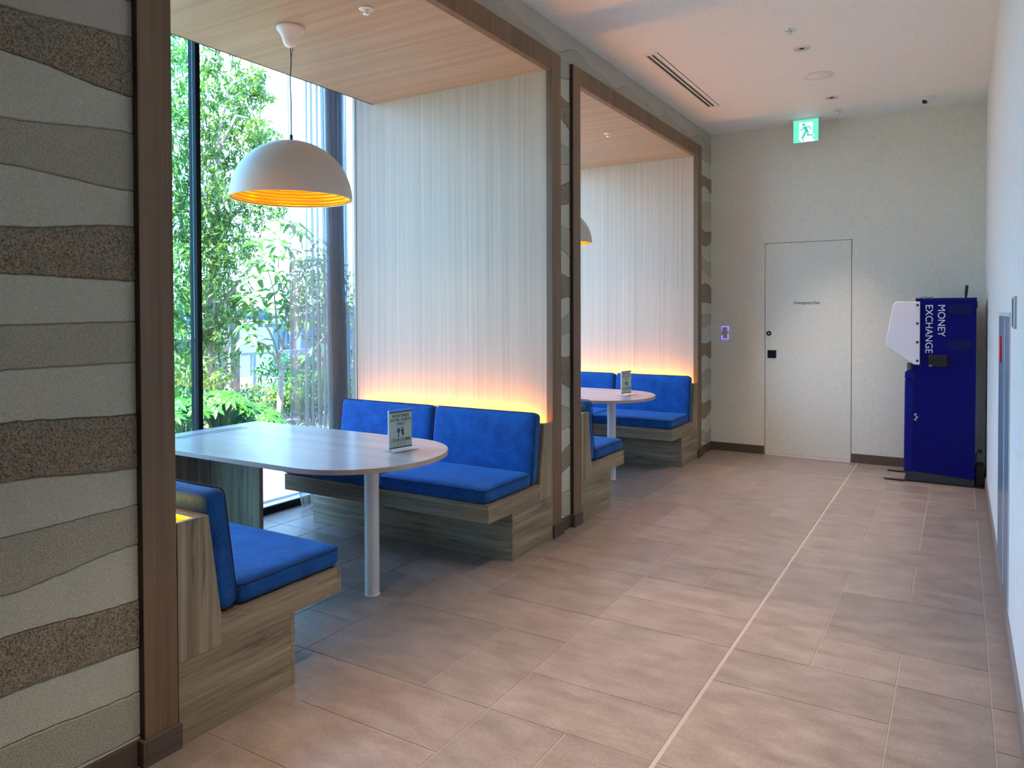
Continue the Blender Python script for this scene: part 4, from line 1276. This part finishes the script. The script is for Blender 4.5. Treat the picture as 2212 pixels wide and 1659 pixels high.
# garden wall, pillar, railing, pipes
def YR(px, x): return PX(px, 800, x).y
root = thing('garden_wall', 'low white garden wall with blue panels left of the grey pillar', 'wall', (-10.15, YR(440, -10), 0))
yw0, yw1 = YR(380, -10) - YR(440, -10), YR(493, -10) - YR(440, -10)
obj('wall_body', B(-0.1, 0.1, yw0, yw1, 0, 1.12), M['bldg2'], root)
for a, b_ in ((436, 448), (450, 467)):
    obj('blue_panel', B(0.1, 0.115, YR(a, -10) - YR(440, -10), YR(b_, -10) - YR(440, -10), 0.45, 0.82), M['bwin'], root)
root = thing('grey_pillar', 'square grey pillar beyond the garden plants', 'pillar', (-9.6, YR(500, -9.6), 0))
obj('shaft', B(-0.09, 0.09, -0.085, 0.085, 0, 1.42), M['concrete'], root)
obj('cap', B(-0.11, 0.11, -0.10, 0.10, 1.42, 1.47), M['concrete'], root)
root = thing('downpipe', 'thin pale pipe beside the grey pillar', 'pipe', (-9.6, YR(514, -9.6), 0))
obj('pipe', cyl(bmesh.new(), 0, 0, 0, 1.5, 0.018, 12), M['railing'], root)
obj('bracket', B(-0.02, 0.02, -0.03, 0.03, 1.0, 1.03), M['railing'], root)
root = thing('terrace_railing', 'pale blue terrace railing beyond the slender tree', 'railing', (-10.3, YR(600, -10.3), 0))
ry = lambda px: YR(px, -10.3) - YR(600, -10.3)
obj('top_rail', B(-0.03, 0.03, ry(518), ry(790), 0.80, 0.85), M['railing'], root)
obj('low_rail', B(-0.02, 0.02, ry(518), ry(790), 0.16, 0.20), M['railing'], root)
for px in (547, 625, 705, 785):
    obj('post', B(-0.035, 0.035, ry(px) - 0.035, ry(px) + 0.035, 0, 0.80), M['railing'], root)

# city below
def building(px0, px1, ztop, x, depth, m, label, nwx=6, nwz=5, zbase=-9.0):
    y0, y1 = YR(px0, x), YR(px1, x)
    root = thing('distant_building', label, 'building', (x, (y0 + y1) / 2, zbase))
    h = ztop - zbase; hw = (y1 - y0) / 2
    obj('walls', B(-depth, 0, -hw, hw, 0, h), m, root)
    obj('roof', B(-depth - 0.2, 0.2, -hw - 0.2, hw + 0.2, h, h + 0.35), M['bldg2'], root)
    dz = min(h * 0.9, nwz * 3.0) / nwz
    for j in range(nwz):
        z1_ = h - 0.7 - j * dz
        for i in range(nwx):
            a = -hw + 2 * hw * (i + 0.18) / nwx; b_ = -hw + 2 * hw * (i + 0.82) / nwx
            obj('window', B(0.0, 0.12, a, b_, z1_ - dz * 0.55, z1_), M['bwin'], root)
building(515, 580, 1.9, -75, 12, M['bldg'], 'pale blue office block left of the slender tree', 6, 4)
building(590, 640, 0.6, -52, 10, M['bldg'], 'blue low block behind the slender tree', 5, 3)
building(430, 500, 0.2, -48, 10, M['bldg2'], 'white building low behind the left plants', 5, 3)
building(650, 720, 1.2, -70, 12, M['bldg'], 'blue-grey block behind the curtain', 6, 4)
building(735, 800, 2.4, -80, 14, M['bldg'], 'blue block in the gap beside the panelled wall', 5, 4)
building(545, 600, -3.2, -38, 8, M['bldg2'], 'white flat roof below the railing', 5, 2)
building(665, 760, -3.6, -36, 8, M['bldg2'], 'second white flat roof low behind the curtain', 6, 2)
building(380, 430, 2.6, -60, 12, M['bldg'], 'blue block behind the teal pane', 5, 5)
print('tiles', n_tile, 'leaves', nl)
